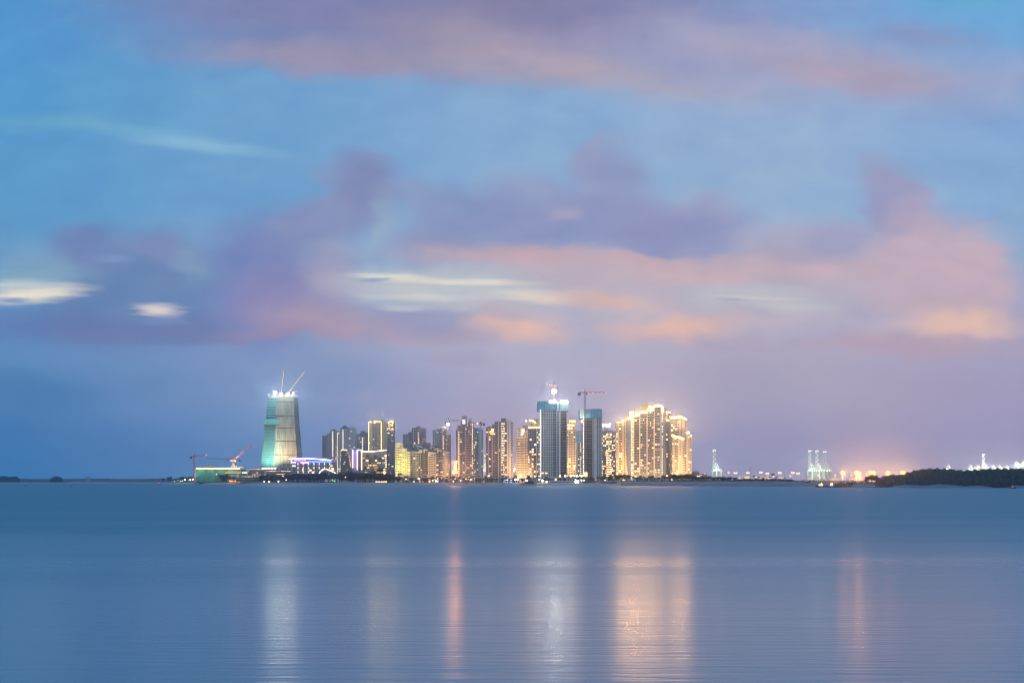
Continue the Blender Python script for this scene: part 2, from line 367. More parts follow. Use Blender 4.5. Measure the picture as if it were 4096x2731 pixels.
hotw = [em('lit_window_bright', (1,.66,.28), 3.6), em('lit_window_gold', (1,.58,.2), 2), em('lit_window_bright_pale', (1,.78,.46), 3)]
GOLD = em('golden_roof_light', (1,.56,.16), 5.5, True); GOLD2 = em('warm_roof_light', (1,.60,.18), 3.5, True)
WHITE = em('white_work_light', (1,.93,.78), 9, True); SODIUM = em('orange_lamp_glow', (1,.42,.12), 2.4, True)
LAMPW = em('warm_lamp_glow', (1,.74,.40), 6, True); SMALL = em('small_warm_lamp', (1,.66,.34), 3.5); SMALLG = em('green_garden_light', (.2,1,.3), 1.6)
REDL = em('red_warning_light', (1,.05,.04), 3); STRIPW = em('white_light_strip', (1,.86,.68), 4, True); PINKW = em('pale_light_strip', (1,.72,.82), 4, True)
steelr = mat('red_crane_steel', (.65,.16,.11), .5); steelw = mat('white_crane_steel', (.75,.7,.65), .5); steeld = mat('dark_crane_steel', (.10,.09,.10), .6)
roofd = mat('dark_roof', (.06,.06,.07), .8)

# ---------------------------------------------------------------- towers
BAY = {'w':1.0,'W':1.7,'|':.3,'_':1.0,'B':1.7,'v':.8,'x':.7,'D':1.7,'b':1.3}
BOX = {}
def unit_box(m):
    if m.name not in BOX:
        BOX[m.name] = MB().box(-.5,.5,-.5,.5,-.5,.5,m).mesh('window')
    return BOX[m.name]
def tower(name, label, D, secs, cat='apartment tower', fh=3.15, parts=100, lits=litw, group=None, blend=None, depth=20):
    """secs: (px0, px1, py top, bay pattern, wall, chance a window is lit, metres behind the front)"""
    cx = PX(sum(s[0]+s[1] for s in secs)/2/len(secs), D)
    t = thing(name, label, cat, (cx, D, GZ-.2), group)
    wins = []
    for si, (x0, x1, yt, pat, wk, lp, off) in enumerate(secs):
        d = D+off; X0 = PX(x0, d)-cx; X1 = PX(x1, d)-cx; zt = PZ(yt, d)-(GZ-.2); wall = MB(); wm = WM[wk]
        dep = depth + 2*(si % 3)
        wall.box(X0, X1, off, off+dep, 0, zt, wm)
        wall.box(X0-.12, X1+.12, off-.25, off+dep+.1, zt+.002, zt+.9, wm)       # parapet
        if pat:
            tot = sum(BAY[c] for c in pat); n = max(2, int((zt-5)/fh)); f0 = zt-.6-n*fh
            x = X0+.3; sc1 = (X1-X0-.6)/tot
            for c in pat:
                bw = BAY[c]*sc1
                if c == '|': wall.box(x+bw*.15, x+bw*.85, off-.55, off-.003, 0, zt-.4, trim if wk in ('dark','brown') else wm)
                elif c == '_': pass
                else:
                    for k in range(n):
                        z = f0+k*fh; hh = fh*(.6 if c in 'WBDb' else .5)
                        wx0 = x+bw*.12; wx1 = x+bw*.88
                        if c in 'BDb':
                            out = 1.4 if c != 'D' else .9
                            wall.box(x+.05, x+bw-.05, off-out, off-.002, z+.0, z+.28, trim if c != 'D' else wm)
                            if c != 'D': wall.box(x+.05, x+bw-.05, off-out, off-out+.12, z+.28, z+1.05, wm)
                        lit = (c == 'v' and rnd.random() < .93) or (c != 'v' and rnd.random() < lp*(1.25 if k < n*.4 else .8))
                        m = rnd.choice(lits) if lit else glass
                        if lit and rnd.random() < .3: wx1 = wx0+(wx1-wx0)*.55
                        if c == 'v': m = lits[1] if lit else glass
                        wins.append((wx0, wx1, off, z+.75*(fh/3.15), z+.75+hh*.9, m, lit))
                        if c in 'wW' and wx1-wx0 > 1.5: wall.box(x+bw*.06, x+bw*.94, off-.3, off-.004, z+.45, z+.62, wm)
                x += bw
            # side walls get windows as well
            for k in range(1, n, 1):
                z = f0+k*fh
                for sx, q in ((X0, -1), (X1, 1)):
                    for yy in (.3, .7):
                        y = off+dep*yy; lit = rnd.random() < lp*.7; m = rnd.choice(lits) if lit else glass
                        wins.append(('side', sx, q, y, z+.8, z+2.3, m, lit))
        wall.build('wall', t)
    front = [w for w in wins if w[0] != 'side']; rnd.shuffle(front); front.sort(key=lambda w: not w[6])
    lo = MB()
    solo = front[:parts]
    for (a, b, off, z0, z1, m, lit) in solo:
        o = inst(unit_box(m), 'window', t, ((a+b)/2, off-.03, (z0+z1)/2), 0, (b-a, .3, z1-z0))
        if lit: o['label'] = 'lit window'
    for (a, b, off, z0, z1, m, lit) in front[parts:]: lo.box(a, b, off-.18, off+.1, z0, z1, m)
    for w in wins:
        if w[0] == 'side':
            _, sx, q, y, z0, z1, m, lit = w
            lo.box(sx-.1 if q > 0 else sx-.16, sx+.16 if q > 0 else sx+.1, y-.9, y+.9, z0, z1, m)
    if lo.v: lo.build('window', t, kind='stuff', label='dark windows' if parts else None)
    t['D'] = D; t['cx'] = cx
    return t
def loc(t, px, py, off=0):
    """photograph pixel -> the building's own coordinates, off metres behind its front"""
    D = t['D']+off; return (PX(px, D)-t['cx'], off, PZ(py, D)-(GZ-.2))
def roofbox(t, x0, x1, y0, y1, wk='brown', off=4, dep=8, name='penthouse', fins=True):
    a = loc(t, x0, y0, off); b = loc(t, x1, y1, off); m = MB()
    m.box(a[0], b[0], off, off+dep, b[2], a[2], WM[wk]); m.box(a[0]-.1, b[0]+.1, off-.2, off+dep+.2, a[2]+.002, a[2]+.5, WM[wk])
    if fins:
        z = b[2]+1.2
        while z+1.6 < a[2]: m.box((a[0]*.65+b[0]*.35), (a[0]*.35+b[0]*.65), off-.1, off+.2, z, z+1.3, glass); z += 3.1
    return m.build(name, t)
def strip(t, pts, m, th=1.3, off=-1.2, name='roof_light', dep=.5):
    """a light strip through the given photograph pixels, on the face of the building"""
    b = MB(); P3 = [loc(t, x, y, off) for x, y in pts]
    for p, q in zip(P3, P3[1:]): b.bar((p[0], off, p[2]), (q[0], off, q[2]), th*.5, m, n=6)
    return b.build(name, t)
def flood(t, px, py, off, aim, col, watts, spot=100):
    if py > 1900: off *= 1.7; watts *= 2.0
    """a floodlight standing in front of the building, with its lamp"""
    a = loc(t, px, py, off); b = loc(t, *aim)
    a = (a[0], off, a[2]); o = MB().box(a[0]-.5, a[0]+.5, a[1]-.7, a[1]-.2, a[2]-.5, a[2]-.1, steeld).bar((a[0],a[1]-.4,a[2]-.5),(a[0],a[1]-.4,0),.08,steeld).build('flood_light', t)
    lamp(o, 'SPOT', a, col, watts, aim=(b[0], b[1], b[2]), radius=.8, spot=spot)
WARM = (1,.58,.24); YEL = (1,.84,.07); PALEL = (1,.9,.75)
G1 = 'apartment towers along the bay'
T = {}
T['A'] = tower('apartment_block', 'long pale grey block with stepped roofline behind the violet banded hotel', 2500, [
  (1289,1307,1743,'wxw','taupe',.02,6),(1307,1320,1734,'ww','grey',.02,3),(1319,1348,1724,'wvwx','grey',.08,0),(1346,1359,1728,'vw','pale',.1,2),
  (1358,1396,1717,'xwvw|ww','pale',.05,0),(1395,1420,1712,'wwww','pale',.06,-3)], group=G1)
for q in ((1326,1342,1718,1725,'dark'),(1362,1393,1710,1718,'dark'),(1371,1385,1703,1711,'dark'),(1404,1412,1708,1713,'taupe')): roofbox(T['A'], *q)
T['B'] = tower('apartment_block', 'grey apartment block half hidden behind the gold outlined tower, beside the long pale block', 2650, [
  (1420,1440,1735,'wwx','grey',.06,4),(1438,1462,1748,'wvw','grey',.08,0),(1460,1478,1730,'wxw','taupe',.05,3)], group=G1, parts=40)
roofbox(T['B'], 1442, 1460, 1724, 1749, 'dark')
T['C'] = tower('apartment_tower', 'cream tower with gold light lines up its corner and along its roof', 2300, [
  (1474,1498,1688,'|w_xw','cream',.08,0),(1498,1527,1684,'BxB|','cream',.1,1.5),(1526,1548,1687,'|w_w_','cream',.06,0)], group=G1)
roofbox(T['C'], 1507, 1532, 1679, 1690, 'taupe')
for p in ([(1475,1687),(1486,1688)],[(1481,1684),(1482,1687)],[(1498,1685),(1522,1685)],[(1499,1686),(1499,1692)]): strip(T['C'], p, GOLD, .9)
strip(T['C'], [(1475,1689),(1475,1800)], GOLD, .8, name='wall_light'); strip(T['C'], [(1525,1689),(1525,1797)], GOLD, .8, name='wall_light')
T['D'] = tower('apartment_tower', 'narrow dark tower under a slanted golden roof light, right beside the cream tower', 2280, [
  (1548,1576,1695,'BwB','dark',.14,0)], group=G1)
m = MB(); a = loc(T['D'],1548,1695); b = loc(T['D'],1576,1695)
m.prism([(a[0],a[2]+.9),(b[0],a[2]+.9),(b[0],a[2]+6.3),(a[0],a[2]+2.5)],2,10,WM['dark']).build('roof',T['D'])
strip(T['D'], [(1551,1690),(1570,1683),(1572,1694)], GOLD, 1.3)
for k in range(26):
    x = 1549+rnd.random()*26; y = 1696+rnd.random()*28; p = loc(T['D'],x,y); MB().box(p[0]-.5,p[0]+.5,-1.7,-1.4,p[2],p[2]+.9,GOLD2).build('balcony_light',T['D'])

T['J'] = tower('apartment_block', 'yellow lit apartment block with slanted roofs, left of the dark mid-rise blocks', 1950, [
  (1581,1610,1776,'bwb|','pale',.22,0),(1609,1627,1796,'b|w','pale',.12,2),(1626,1641,1809,'wb','pale',.12,4)], group='mid-rise blocks behind the beach villas')
T['L'] = tower('apartment_block', 'dark mid-rise block with pale corner piers, directly right of the yellow lit block', 1990, [
  (1641,1674,1809,'w|b|w','pale',.08,0),(1672,1690,1801,'b|w','dark',.08,3),(1689,1712,1798,'|bwb','brown',.08,6)], group='mid-rise blocks behind the beach villas')
T['M'] = tower('apartment_block', 'cream mid-rise block with tall piers left of the flaming orange lamp mast', 1950, [
  (1712,1744,1812,'|w|w|b','cream',.06,0),(1744,1772,1799,'bwb','dark',.2,3),(1771,1797,1809,'w|_|w','cream',.08,0)], group='mid-rise blocks behind the beach villas')
T['L2'] = tower('apartment_block', 'brown block with slanted white roof edges rising behind the dark mid-rise block', 2120, [
  (1611,1646,1768,'','taupe',0,6),(1646,1688,1779,'wbw','brown',.06,0),(1687,1722,1773,'','brown',0,5),(1716,1768,1782,'wbw','brown',.05,3)], group='mid-rise blocks behind the beach villas', parts=40)
def slant(t, x0, x1, y0, y1, m_, off=0, th=2.0):
    a = loc(t,x0,y0,off); b = loc(t,x1,y1,off)
    m = MB(); m.prism([(a[0],a[2]-th),(b[0],b[2]-th),(b[0],b[2]),(a[0],a[2])], off-1.5, off+9, m_)
    m.prism([(a[0],a[2]-6),(a[0]+2,a[2]-6),(a[0]+2,a[2]-th+.1),(a[0],a[2]-th+.1)], off-1, off+8, m_)
    return m.build('roof', t)
for t, x0, x1, y0, y1 in (('J',1592,1609,1769,1774),('J',1583,1592,1774,1769),('J',1611,1624,1790,1796),('L',1645,1670,1803,1806),('L',1676,1690,1796,1800),('L',1694,1710,1793,1798),('M',1714,1740,1806,1810),('M',1748,1766,1794,1800),('M',1776,1794,1804,1808),
                         ('L2',1651,1668,1772,1779),('L2',1668,1690,1780,1785),('L2',1722,1738,1781,1787)): slant(T[t], x0, x1, y0, y1, trim)
for q in ((1612,1622,1764,1772,'taupe'),(1626,1640,1767,1780,'taupe')): roofbox(T['L2'], *q)
for px in (1590,1604,1620,1634): flood(T['J'], px, 1905, -22, (px,1800), YEL, 62000)
for px in (1720,1780,1650): flood(T['M'], px, 1908, -22, (px,1850), WARM, 36000)
T['K'] = tower('apartment_tower', 'stepped grey tower with lit penthouse stairwell rising behind the yellow lit block', 2300, [
  (1611,1633,1737,'ww','grey',.02,4),(1632,1647,1730,'x','brown',.02,6),(1646,1663,1718,'x|x','brown',.06,0),(1662,1686,1726,'wvw','taupe',.05,-2),(1684,1702,1713,'wb','grey',.05,3)], group=G1)
for q in ((1648,1684,1711,1727,'taupe'),(1667,1680,1705,1712,'dark')): roofbox(T['K'], *q)
T['N'] = tower('apartment_tower', 'tall grey tower with a lit stair column standing under the bright white crane lamp', 2250, [
  (1730,1749,1720,'ww','pale',.03,6),(1745,1762,1716,'b|x','grey',.06,3),(1761,1786,1714,'wvw','taupe',.12,0),(1784,1802,1737,'xb','taupe',.12,2)], group=G1)
for q in ((1752,1760,1711,1720,'pale'),(1764,1782,1706,1716,'taupe')): roofbox(T['N'], *q)
T['O'] = tower('apartment_tower', 'brown tower with garden terraces and one fully lit window column, right of the orange mast', 1850, [
  (1824,1850,1721,'w|v|W','brown',.12,0),(1849,1873,1708,'W|xw','brown',.1,0),(1872,1893,1690,'bwv','taupe',.25,2)], group=G1)
for q in ((1830,1848,1702,1722,'taupe'),(1840,1850,1680,1703,'pale'),(1847,1867,1665,1709,'taupe'),(1872,1888,1673,1691,'pale')): roofbox(T['O'], *q)
for q in ((1851,1860,1680,1683),(1851,1860,1686,1689),(1851,1860,1692,1696)): strip(T['O'], [(q[0],q[2]),(q[1],q[2])], STRIPW, 1.4, off=3.5, name='lit_panel')
T['P'] = tower('apartment_tower', 'slim dim grey tower directly right of the brown tower with garden terraces', 2150, [
  (1890,1901,1716,'xw','grey',.12,0),(1900,1915,1713,'ww','taupe',.12,4)], group=G1, parts=60)
roofbox(T['P'], 1893, 1899, 1711, 1718, 'dark')
T['Q'] = tower('apartment_tower', 'slim grey green tower with plain walls, its crane standing on the roof', 2050, [
  (1912,1932,1718,'x_x','sage',.05,0)], group=G1, parts=60)
T['T'] = tower('apartment_tower', 'widest brown tower, with white floor lines and a blank pale end wall', 1850, [
  (1943,1979,1712,'w|W|w','brown',.08,0),(1978,2013,1687,'W|w|v','brown',.05,1),(2012,2028,1687,'vw','brown',.2,0),(2027,2043,1683,'_x_','pale',.02,-1),(2042,2053,1687,'b','cream',.12,1)], group=G1)
for q in ((1947,1965,1706,1713,'taupe'),(1967,1979,1699,1713,'taupe'),(2004,2024,1674,1688,'dark'),(2026,2044,1681,1686,'dark')): roofbox(T['T'], *q)
for q in ((1964,1976,1717),(1960,1974,1725),(1962,1980,1735),(1946,1950,1728)): strip(T['T'], [(q[0],q[2]),(q[1],q[2])], GOLD2, 1.5, off=-.9, name='lit_panel')
T['V'] = tower('apartment_tower', 'short tower with white window grid and lit roof terrace, left of the taller building site', 1850, [
  (2064,2089,1748,'ww|w','cream',.05,0),(2088,2114,1748,'w|wb','cream',.06,1)], group=G1)
for q in ((2067,2086,1709,1749,'cream'),(2086,2100,1715,1749,'cream'),(2090,2110,1702,1720,'taupe'),(2098,2113,1722,1749,'cream')): roofbox(T['V'], *q, off=1)
for q in ((2088,2097,1717),(2088,2097,1724),(2088,2096,1731),(2085,2090,1737)): strip(T['V'], [(q[0],q[2]),(q[1],q[2])], STRIPW, 1.6, off=.4, name='lit_panel')
for px in (2072,2090,2106): flood(T['V'], px, 1912, -20, (px,1850), WARM, 60000)
flood(T['V'], 2090, 1758, -14, (2090,1722,2), WARM, 12000, 120)
T['W'] = tower('apartment_tower', 'gold crowned dark tower tucked left of the taller building site tower', 1830, [
  (2112,2136,1712,'wWW','brown',.3,0),(2135,2162,1712,'W|wb','brown',.24,1)], group=G1, lits=hotw)
for q in ((2116,2136,1682,1713,'cream'),(2132,2160,1674,1713,'cream')): roofbox(T['W'], *q, off=1)
strip(T['W'], [(2113,1710),(2160,1710)], GOLD, 1.4); strip(T['W'], [(2117,1681),(2136,1684)], GOLD, 1.6, off=.3); strip(T['W'], [(2136,1690),(2144,1690)], GOLD, 1, off=.3)
T['Y'] = tower('apartment_tower', 'gold crowned tower tucked right of the taller building site tower', 1850, [
  (2262,2284,1722,'w|w','cream',.2,0),(2283,2303,1712,'w|b','cream',.2,2)], group=G1, lits=hotw)
for q in ((2274,2290,1676,1723,'cream'),(2288,2303,1680,1713,'cream')): roofbox(T['Y'], *q, off=1)
strip(T['Y'], [(2277,1684),(2302,1684)], GOLD, 1.7, off=.2); strip(T['Y'], [(2270,1700),(2296,1700)], GOLD, 1.5, off=.2); strip(T['Y'], [(2264,1712),(2288,1712)], GOLD, 1.4)
for px in (2272,2292): flood(T['Y'], px, 1905, -20, (px,1800), WARM, 110000)
T['Z'] = tower('apartment_block', 'pale block with a greenish top seen through the gap between the two building site towers', 2300, [
  (2300,2312,1768,'v_','cream',.3,0),(2311,2327,1768,'wv','cream',.35,2),(2303,2325,1724,'','sage',0,20)], group=G1, parts=60, lits=hotw)
T['BB'] = tower('apartment_block', 'block with nearly every window blazing yellow, right of the smaller building site tower', 1950, [
  (2406,2425,1738,'wWw','taupe',.5,2),(2424,2448,1732,'WwW','cream',.8,0),(2447,2467,1738,'wbw','taupe',.5,3)], group=G1, lits=hotw)
for q in ((2410,2422,1722,1739,'taupe'),(2418,2432,1717,1733,'taupe'),(2433,2452,1723,1739,'taupe'),(2456,2466,1726,1739,'taupe')): roofbox(T['BB'], *q)
T['CC'] = tower('apartment_tower', 'orange lit tower forming the left low step of the golden crowned complex', 1800, [
  (2465,2490,1688,'w_Ww','cream',.25,1),(2489,2512,1683,'_w_w','cream',.12,0)], group=G1, lits=hotw)
strip(T['CC'], [(2490,1682),(2510,1682)], GOLD, 2.0); strip(T['CC'], [(2467,1689),(2488,1689)], GOLD2, 1.0)
for px in (2470,2484,2500): flood(T['CC'], px, 1908, -22, (px,1790), WARM, 90000)
T['DD'] = tower('apartment_tower', 'widest and tallest golden crowned complex with dark balcony columns and stair-stepped roof', 1760, [
  (2510,2523,1676,'_','conc',.1,1),(2522,2535,1668,'v','pale',.25,2),(2534,2559,1664,'|BB','dark',.2,0),(2558,2588,1650,'|BxB','dark',.22,0),(2587,2617,1642,'|BwB','dark',.24,0),(2616,2641,1628,'|BB','dark',.22,0),(2640,2653,1626,'_v','conc',.2,-1),(2652,2664,1634,'_x','conc',.05,4)], group=G1, depth=26)
for q in ((2500,2512,1661,1684,'cream'),(2517,2537,1650,1670,'cream'),(2540,2558,1642,1665,'cream'),(2558,2570,1630,1651,'cream'),(2568,2582,1619,1651,'cream'),(2577,2595,1613,1645,'cream'),(2594,2618,1626,1643,'cream'),(2605,2616,1618,1627,'taupe'),(2625,2640,1620,1629,'cream')): roofbox(T['DD'], *q, off=2, fins=False)
for p in ([(2511,1674),(2530,1672)],[(2518,1650),(2534,1650)],[(2531,1664),(2559,1660)],[(2559,1649),(2588,1649)],[(2588,1641),(2612,1641)],[(2595,1627),(2616,1628)],[(2616,1625),(2634,1622)],[(2634,1622),(2648,1625)],[(2651,1628),(2651,1648)],[(2520,1660),(2526,1660)],[(2544,1655),(2552,1655)]): strip(T['DD'], p, GOLD, 2.7)
for x in (2535,2559,2588,2616): strip(T['DD'], [(x,1672),(x,1900)], em('soft_pier_light',(1,.55,.2),1.6), .9, off=-.9, name='wall_light')
for px in (2520,2548,2575,2602,2630,2650): flood(T['DD'], px, 1908, -24, (px,1850), WARM, 36000); flood(T['DD'], px, 1712, -9, (px,1650), WARM, 6000, 120)
T['EE'] = tower('apartment_tower', 'slim two-tier tower in the gap right of the tallest golden crowned complex', 1850, [
  (2663,2676,1682,'w|','conc',.2,0),(2664,2681,1650,'vw','taupe',.4,6),(2676,2686,1660,'v','conc',.5,2)], group=G1, lits=hotw, parts=70)
strip(T['EE'], [(2664,1649),(2681,1649)], GOLD, 2, off=4.5); strip(T['EE'], [(2664,1680),(2676,1680)], GOLD, 2)
T['FF'] = tower('apartment_tower', 'cream golden crowned tower on the right, taller behind and lower in front', 1820, [
  (2683,2700,1674,'wx','cream',.2,6),(2699,2730,1671,'Ww_w','cream',.2,6),(2729,2747,1678,'_w','cream',.15,8),(2688,2706,1748,'w_b','cream',.2,0),(2705,2724,1750,'b_w','cream',.15,0),(2723,2737,1756,'_b','cream',.12,1)], group=G1, lits=hotw)
roofbox(T['FF'], 2702, 2722, 1658, 1672, 'taupe', off=10)
for p, o in (([(2684,1672),(2700,1669)],5),([(2700,1669),(2728,1667)],5),([(2728,1669),(2746,1678)],7),([(2688,1740),(2704,1747)],-1.2),([(2704,1747),(2722,1750)],-1.2),([(2722,1752),(2736,1756)],-1.2)): strip(T['FF'], p, GOLD, 2.6, off=o)
for px in (2692,2708,2724,2738): flood(T['FF'], px, 1908, -22, (px,1800), WARM, 46000); flood(T['FF'], px, 1722, -6, (px,1672,6), WARM, 8000, 120)
T['HH'] = tower('apartment_tower', 'rightmost slim tower of the skyline, two golden roof lamps at its top', 1830, [
  (2744,2759,1732,'_x','cream',.15,0),(2758,2767,1744,'b','cream',.2,2)], group=G1, lits=hotw)
strip(T['HH'], [(2745,1729),(2758,1729)], GOLD, 2.0); strip(T['HH'], [(2760,1742),(2766,1743)], GOLD, 2.0, off=.5)
for px in (2748,2760): flood(T['HH'], px, 1908, -22, (px,1800), WARM, 50000)
# ---------------------------------------------------------------- building site towers
HOIST = em('hoist_lamp_glow', (1,.88,.74), 4, True)
teal = mat('teal_screen_panel', (.08,.29,.35), .6, noise=.12, scale=.15); tealp = mat('pale_screen_panel', (.34,.52,.52), .6, noise=.12, scale=.15)
bannerm = mat('banner_print', (.32,.40,.42), .8); slabm = mat('fresh_concrete', (.42,.41,.40), .85, noise=.1, scale=.2); voidm = mat('open_floor', (.13,.12,.12), .9)
def text(s, parent, locn, size, m, name='lettering', ext=.1):
    c = bpy.data.curves.new(name, 'FONT'); c.body = s; c.size = size; c.extrude = ext; c.align_x = 'CENTER'
    q = bpy.data.objects.new(name, c); me = bpy.data.meshes.new_from_object(q); bpy.data.objects.remove(q); me.materials.clear(); me.materials.append(m)
    o = bpy.data.objects.new(name, me); COL.objects.link(o); o.parent = parent; o.location = locn; o.rotation_euler = (R(90), 0, 0); return o
def glyph_sign(t, x0, x1, y0, y1, n, off, seed, m):
    """block characters of light; the photograph only shows their blown-out strokes"""
    r = random.Random(seed); a = loc(t, x0, y1, off); b = loc(t, x1, y0, off); w = (b[0]-a[0])/n
    for i in range(n):
        g = MB(); gx0 = a[0]+i*w+w*.1; gx1 = a[0]+(i+1)*w-w*.1; z0 = a[2]; z1 = b[2]; th = (z1-z0)*.17
        if i == 0:
            g.box(gx0,gx1,off,off+.4,z1-th,z1,m).box(gx0,gx1,off,off+.4,z0,z0+th,m).box(gx0,gx0+th,off,off+.4,z0+th,z1-th,m)
        else:
            for f in (0, .5, 1): g.box(gx0,gx1,off,off+.4,z0+(z1-z0-th)*f,z0+(z1-z0-th)*f+th,m)
            for f in ((0,1) if r.random() < .5 else (.5,)): g.box(gx0+(gx1-gx0-th)*f,gx0+(gx1-gx0-th)*f+th,off-.01,off+.41,z0,z1,m)
        g.build('sign_character', t)
def site_tower(name, label, D, x0, x1, ytop, segs, screen, liftx):
    cx = PX((x0+x1)/2, D); t = thing(name, label, 'building site', (cx, D, GZ-.2)); t['D'] = D; t['cx'] = cx
    zt = loc(t, x0, ytop)[2]; fh = 3.05; n = int(zt/fh)
    for (a, b, kind, off) in segs:
        A = loc(t, a, ytop, off)[0]; B = loc(t, b, ytop, off)[0]; m = MB(); w = B-A
        if kind == 'blank': m.box(A, B, off, off+22, 0, zt, slabm)
        elif kind == 'slabs':
            m.box(A+1, B-1, off+4, off+22, 0, zt, voidm)
            for k in range(n):
                z = zt-(k+1)*fh; m.box(A-.3, B+.6, off-1.2, off+3.99, z, z+.45, slabm)
                m.box(A+.4, A+1.3, off-.3, off+3.9, z+.452, z+fh-.002, slabm); m.box(B-1.4, B-.5, off-.3, off+3.9, z+.452, z+fh-.002, slabm)
                if w > 12: m.box((A+B)/2-.4, (A+B)/2+.4, off-.3, off+3.9, z+.452, z+fh-.002, slabm)
        else:
            nb = int(kind[4:]) if kind.startswith('grid') else 3
            m.box(A, B, off+1.5, off+22, 0, zt, voidm); bw = w/nb
            for i in range(nb+1): m.box(A+i*bw-.45, A+i*bw+.45, off, off+1.49, 0, zt, slabm)
            for k in range(n):
                z = zt-(k+1)*fh
                for i in range(nb): m.box(A+i*bw+.452, A+(i+1)*bw-.452, off+.05, off+1.4, z, z+.75, slabm)
        m.build('floors' if kind != 'blank' else 'wall', t)
    for (a, b, y0, y1, mm, off) in screen:
        A = loc(t, a, y0, off); B = loc(t, b, y1, off); m = MB(); m.box(A[0], B[0], off, off+.4, B[2], A[2], mm)
        m.box(A[0], A[0]+.3, off-.15, off+.002, B[2], A[2], steeld)
        m.build('screen_panel', t)
    A = loc(t, screen[0][0], ytop, 0); B = loc(t, screen[-1][1], ytop, 0); zs0 = loc(t,0,screen[0][3])[2]; zs1 = loc(t,0,screen[0][2])[2]
    MB().box(A[0], A[0]+.4, .1, 26, zs0, zs1, teal).box(B[0]-.4, B[0], .1, 26, zs0, zs1, teal).box(A[0]+.402, B[0]-.402, 25.6, 26, zs0, zs1, teal).build('screen_panel', t)
    # lit hoist mast on the left
    px, ya, yb = liftx; p = loc(t, px, ya, -3); q = loc(t, px, yb, -3); m = MB(); z = q[2]
    for sx in (-1.2, .2): m.bar((p[0]+sx,-3,0),(p[0]+sx,-3,p[2]),.12,steeld)
    k = 0
    while z < p[2]:
        m.bar((p[0]-1.2,-3,z),(p[0]+.2,-3,z+2),.08,steeld); z += 3; k += 1
    m.build('hoist_mast', t)
    z = q[2]; L_ = MB()
    while z < p[2]: L_.box(p[0]-.6,p[0]+.4,-3.7,-3.25,z,z+1.7,HOIST); z += 3.05
    L_.build('hoist_light', t)
    return t
X = site_tower('construction_tower', 'taller building site tower with teal screens and a glowing white sign on top', 1720, 2160, 2270, 1643,
  [(2166,2209,'grid6',0),(2209,2226,'grid1',.8),(2226,2239,'slabs',0),(2239,2270,'slabs',1)],
  [(2149,2178,1604,1644,teal,-3),(2178,2225,1603,1643,teal,-3),(2226,2237,1602,1643,tealp,-3),(2239.5,2274,1602,1643,tealp,-2.5)], (2162,1637,1916))
X2 = site_tower('construction_tower', 'smaller building site tower with teal screens below the long dull red crane jib', 1720, 2325, 2407, 1671,
  [(2326,2342,'slabs',1),(2341,2374,'slabs',0),(2374,2387,'blank',-1),(2387,2407,'grid3',0)],
  [(2318,2337,1636,1673,tealp,-3),(2337,2366,1636,1672,teal,-3),(2366,2388,1635,1672,teal,-3.2),(2388,2409,1635,1672,teal,-3)], (2334,1669,1904))
glyph_sign(X, 2197, 2224, 1601, 1612, 4, -3.7, 3, WHITE); glyph_sign(X, 2241, 2272, 1601, 1612, 4, -3.3, 5, WHITE)
def banner(t, x0, x1, y0, y1, off):
    a = loc(t, x0, y1, off); b = loc(t, x1, y0, off); w = b[0]-a[0]; m = MB(); n = 8
    pts = [(a[0]+w*(.15+.6*i/n), b[2]-(b[2]-a[2])*(.0+.42*math.sin(math.pi*.5*i/n))) for i in range(n+1)]
    for i in range(n): m.hexa([(pts[i][0],off,pts[i][1]-.5-.1*i),(pts[i+1][0],off,pts[i+1][1]-.6-.1*i),(pts[i+1][0],off+.1,pts[i+1][1]-.6-.1*i),(pts[i][0],off+.1,pts[i][1]-.5-.1*i),(pts[i][0],off,pts[i][1]),(pts[i+1][0],off,pts[i+1][1]),(pts[i+1][0],off+.1,pts[i+1][1]),(pts[i][0],off+.1,pts[i][1])], bannerm)
    m.build('banner_emblem', t); text('hvx', t, (a[0]+w*.5, off, a[2]), 2.9, bannerm, 'banner_lettering', .05)
banner(X, 2204, 2220, 1622, 1636, -3.15); banner(X2, 2390, 2408, 1646, 1667, -3.15)
p = loc(X, 2230.5, 1611, -3.6); MB().ball((p[0],-3.8,p[2]),.9,WHITE).build('work_light', X)
for (px, py, off, aim, w_) in ((2262,1600,-14,(2255,1650,0),16000),(2250,1640,-16,(2254,1690,0),12000),(2200,1912,-25,(2200,1850),36000),(2250,1912,-25,(2240,1850),30000)): flood(X, px, py, off, aim, PALEL, w_, 110)
flood(X2, 2330, 1660, -12, (2328,1655,0), PALEL, 9000, 130); flood(X2, 2350, 1660, -10, (2345,1690,0), PALEL, 6000, 130); flood(X2, 2385, 1914, -25, (2380,1880), PALEL, 26000)
for (t, x0, x1, y0, y1) in ((X2,2334,2349,1888,1905),(X2,2324,2332,1680,1690)):
    a = loc(t,x0,y1,-1.6); b = loc(t,x1,y0,-1.6); MB().box(a[0],b[0],-1.6,-1.3,a[2],b[2],hotw[0]).build('lit_room', t)
for (x0, x1, y) in ((2166,2176,1889),(2181,2190,1889)):
    a = loc(X,x0,y+5,-1); b = loc(X,x1,y,-1); MB().box(a[0],b[0],-.4,-.1,a[2],b[2],litw[1]).build('lit_room', X)

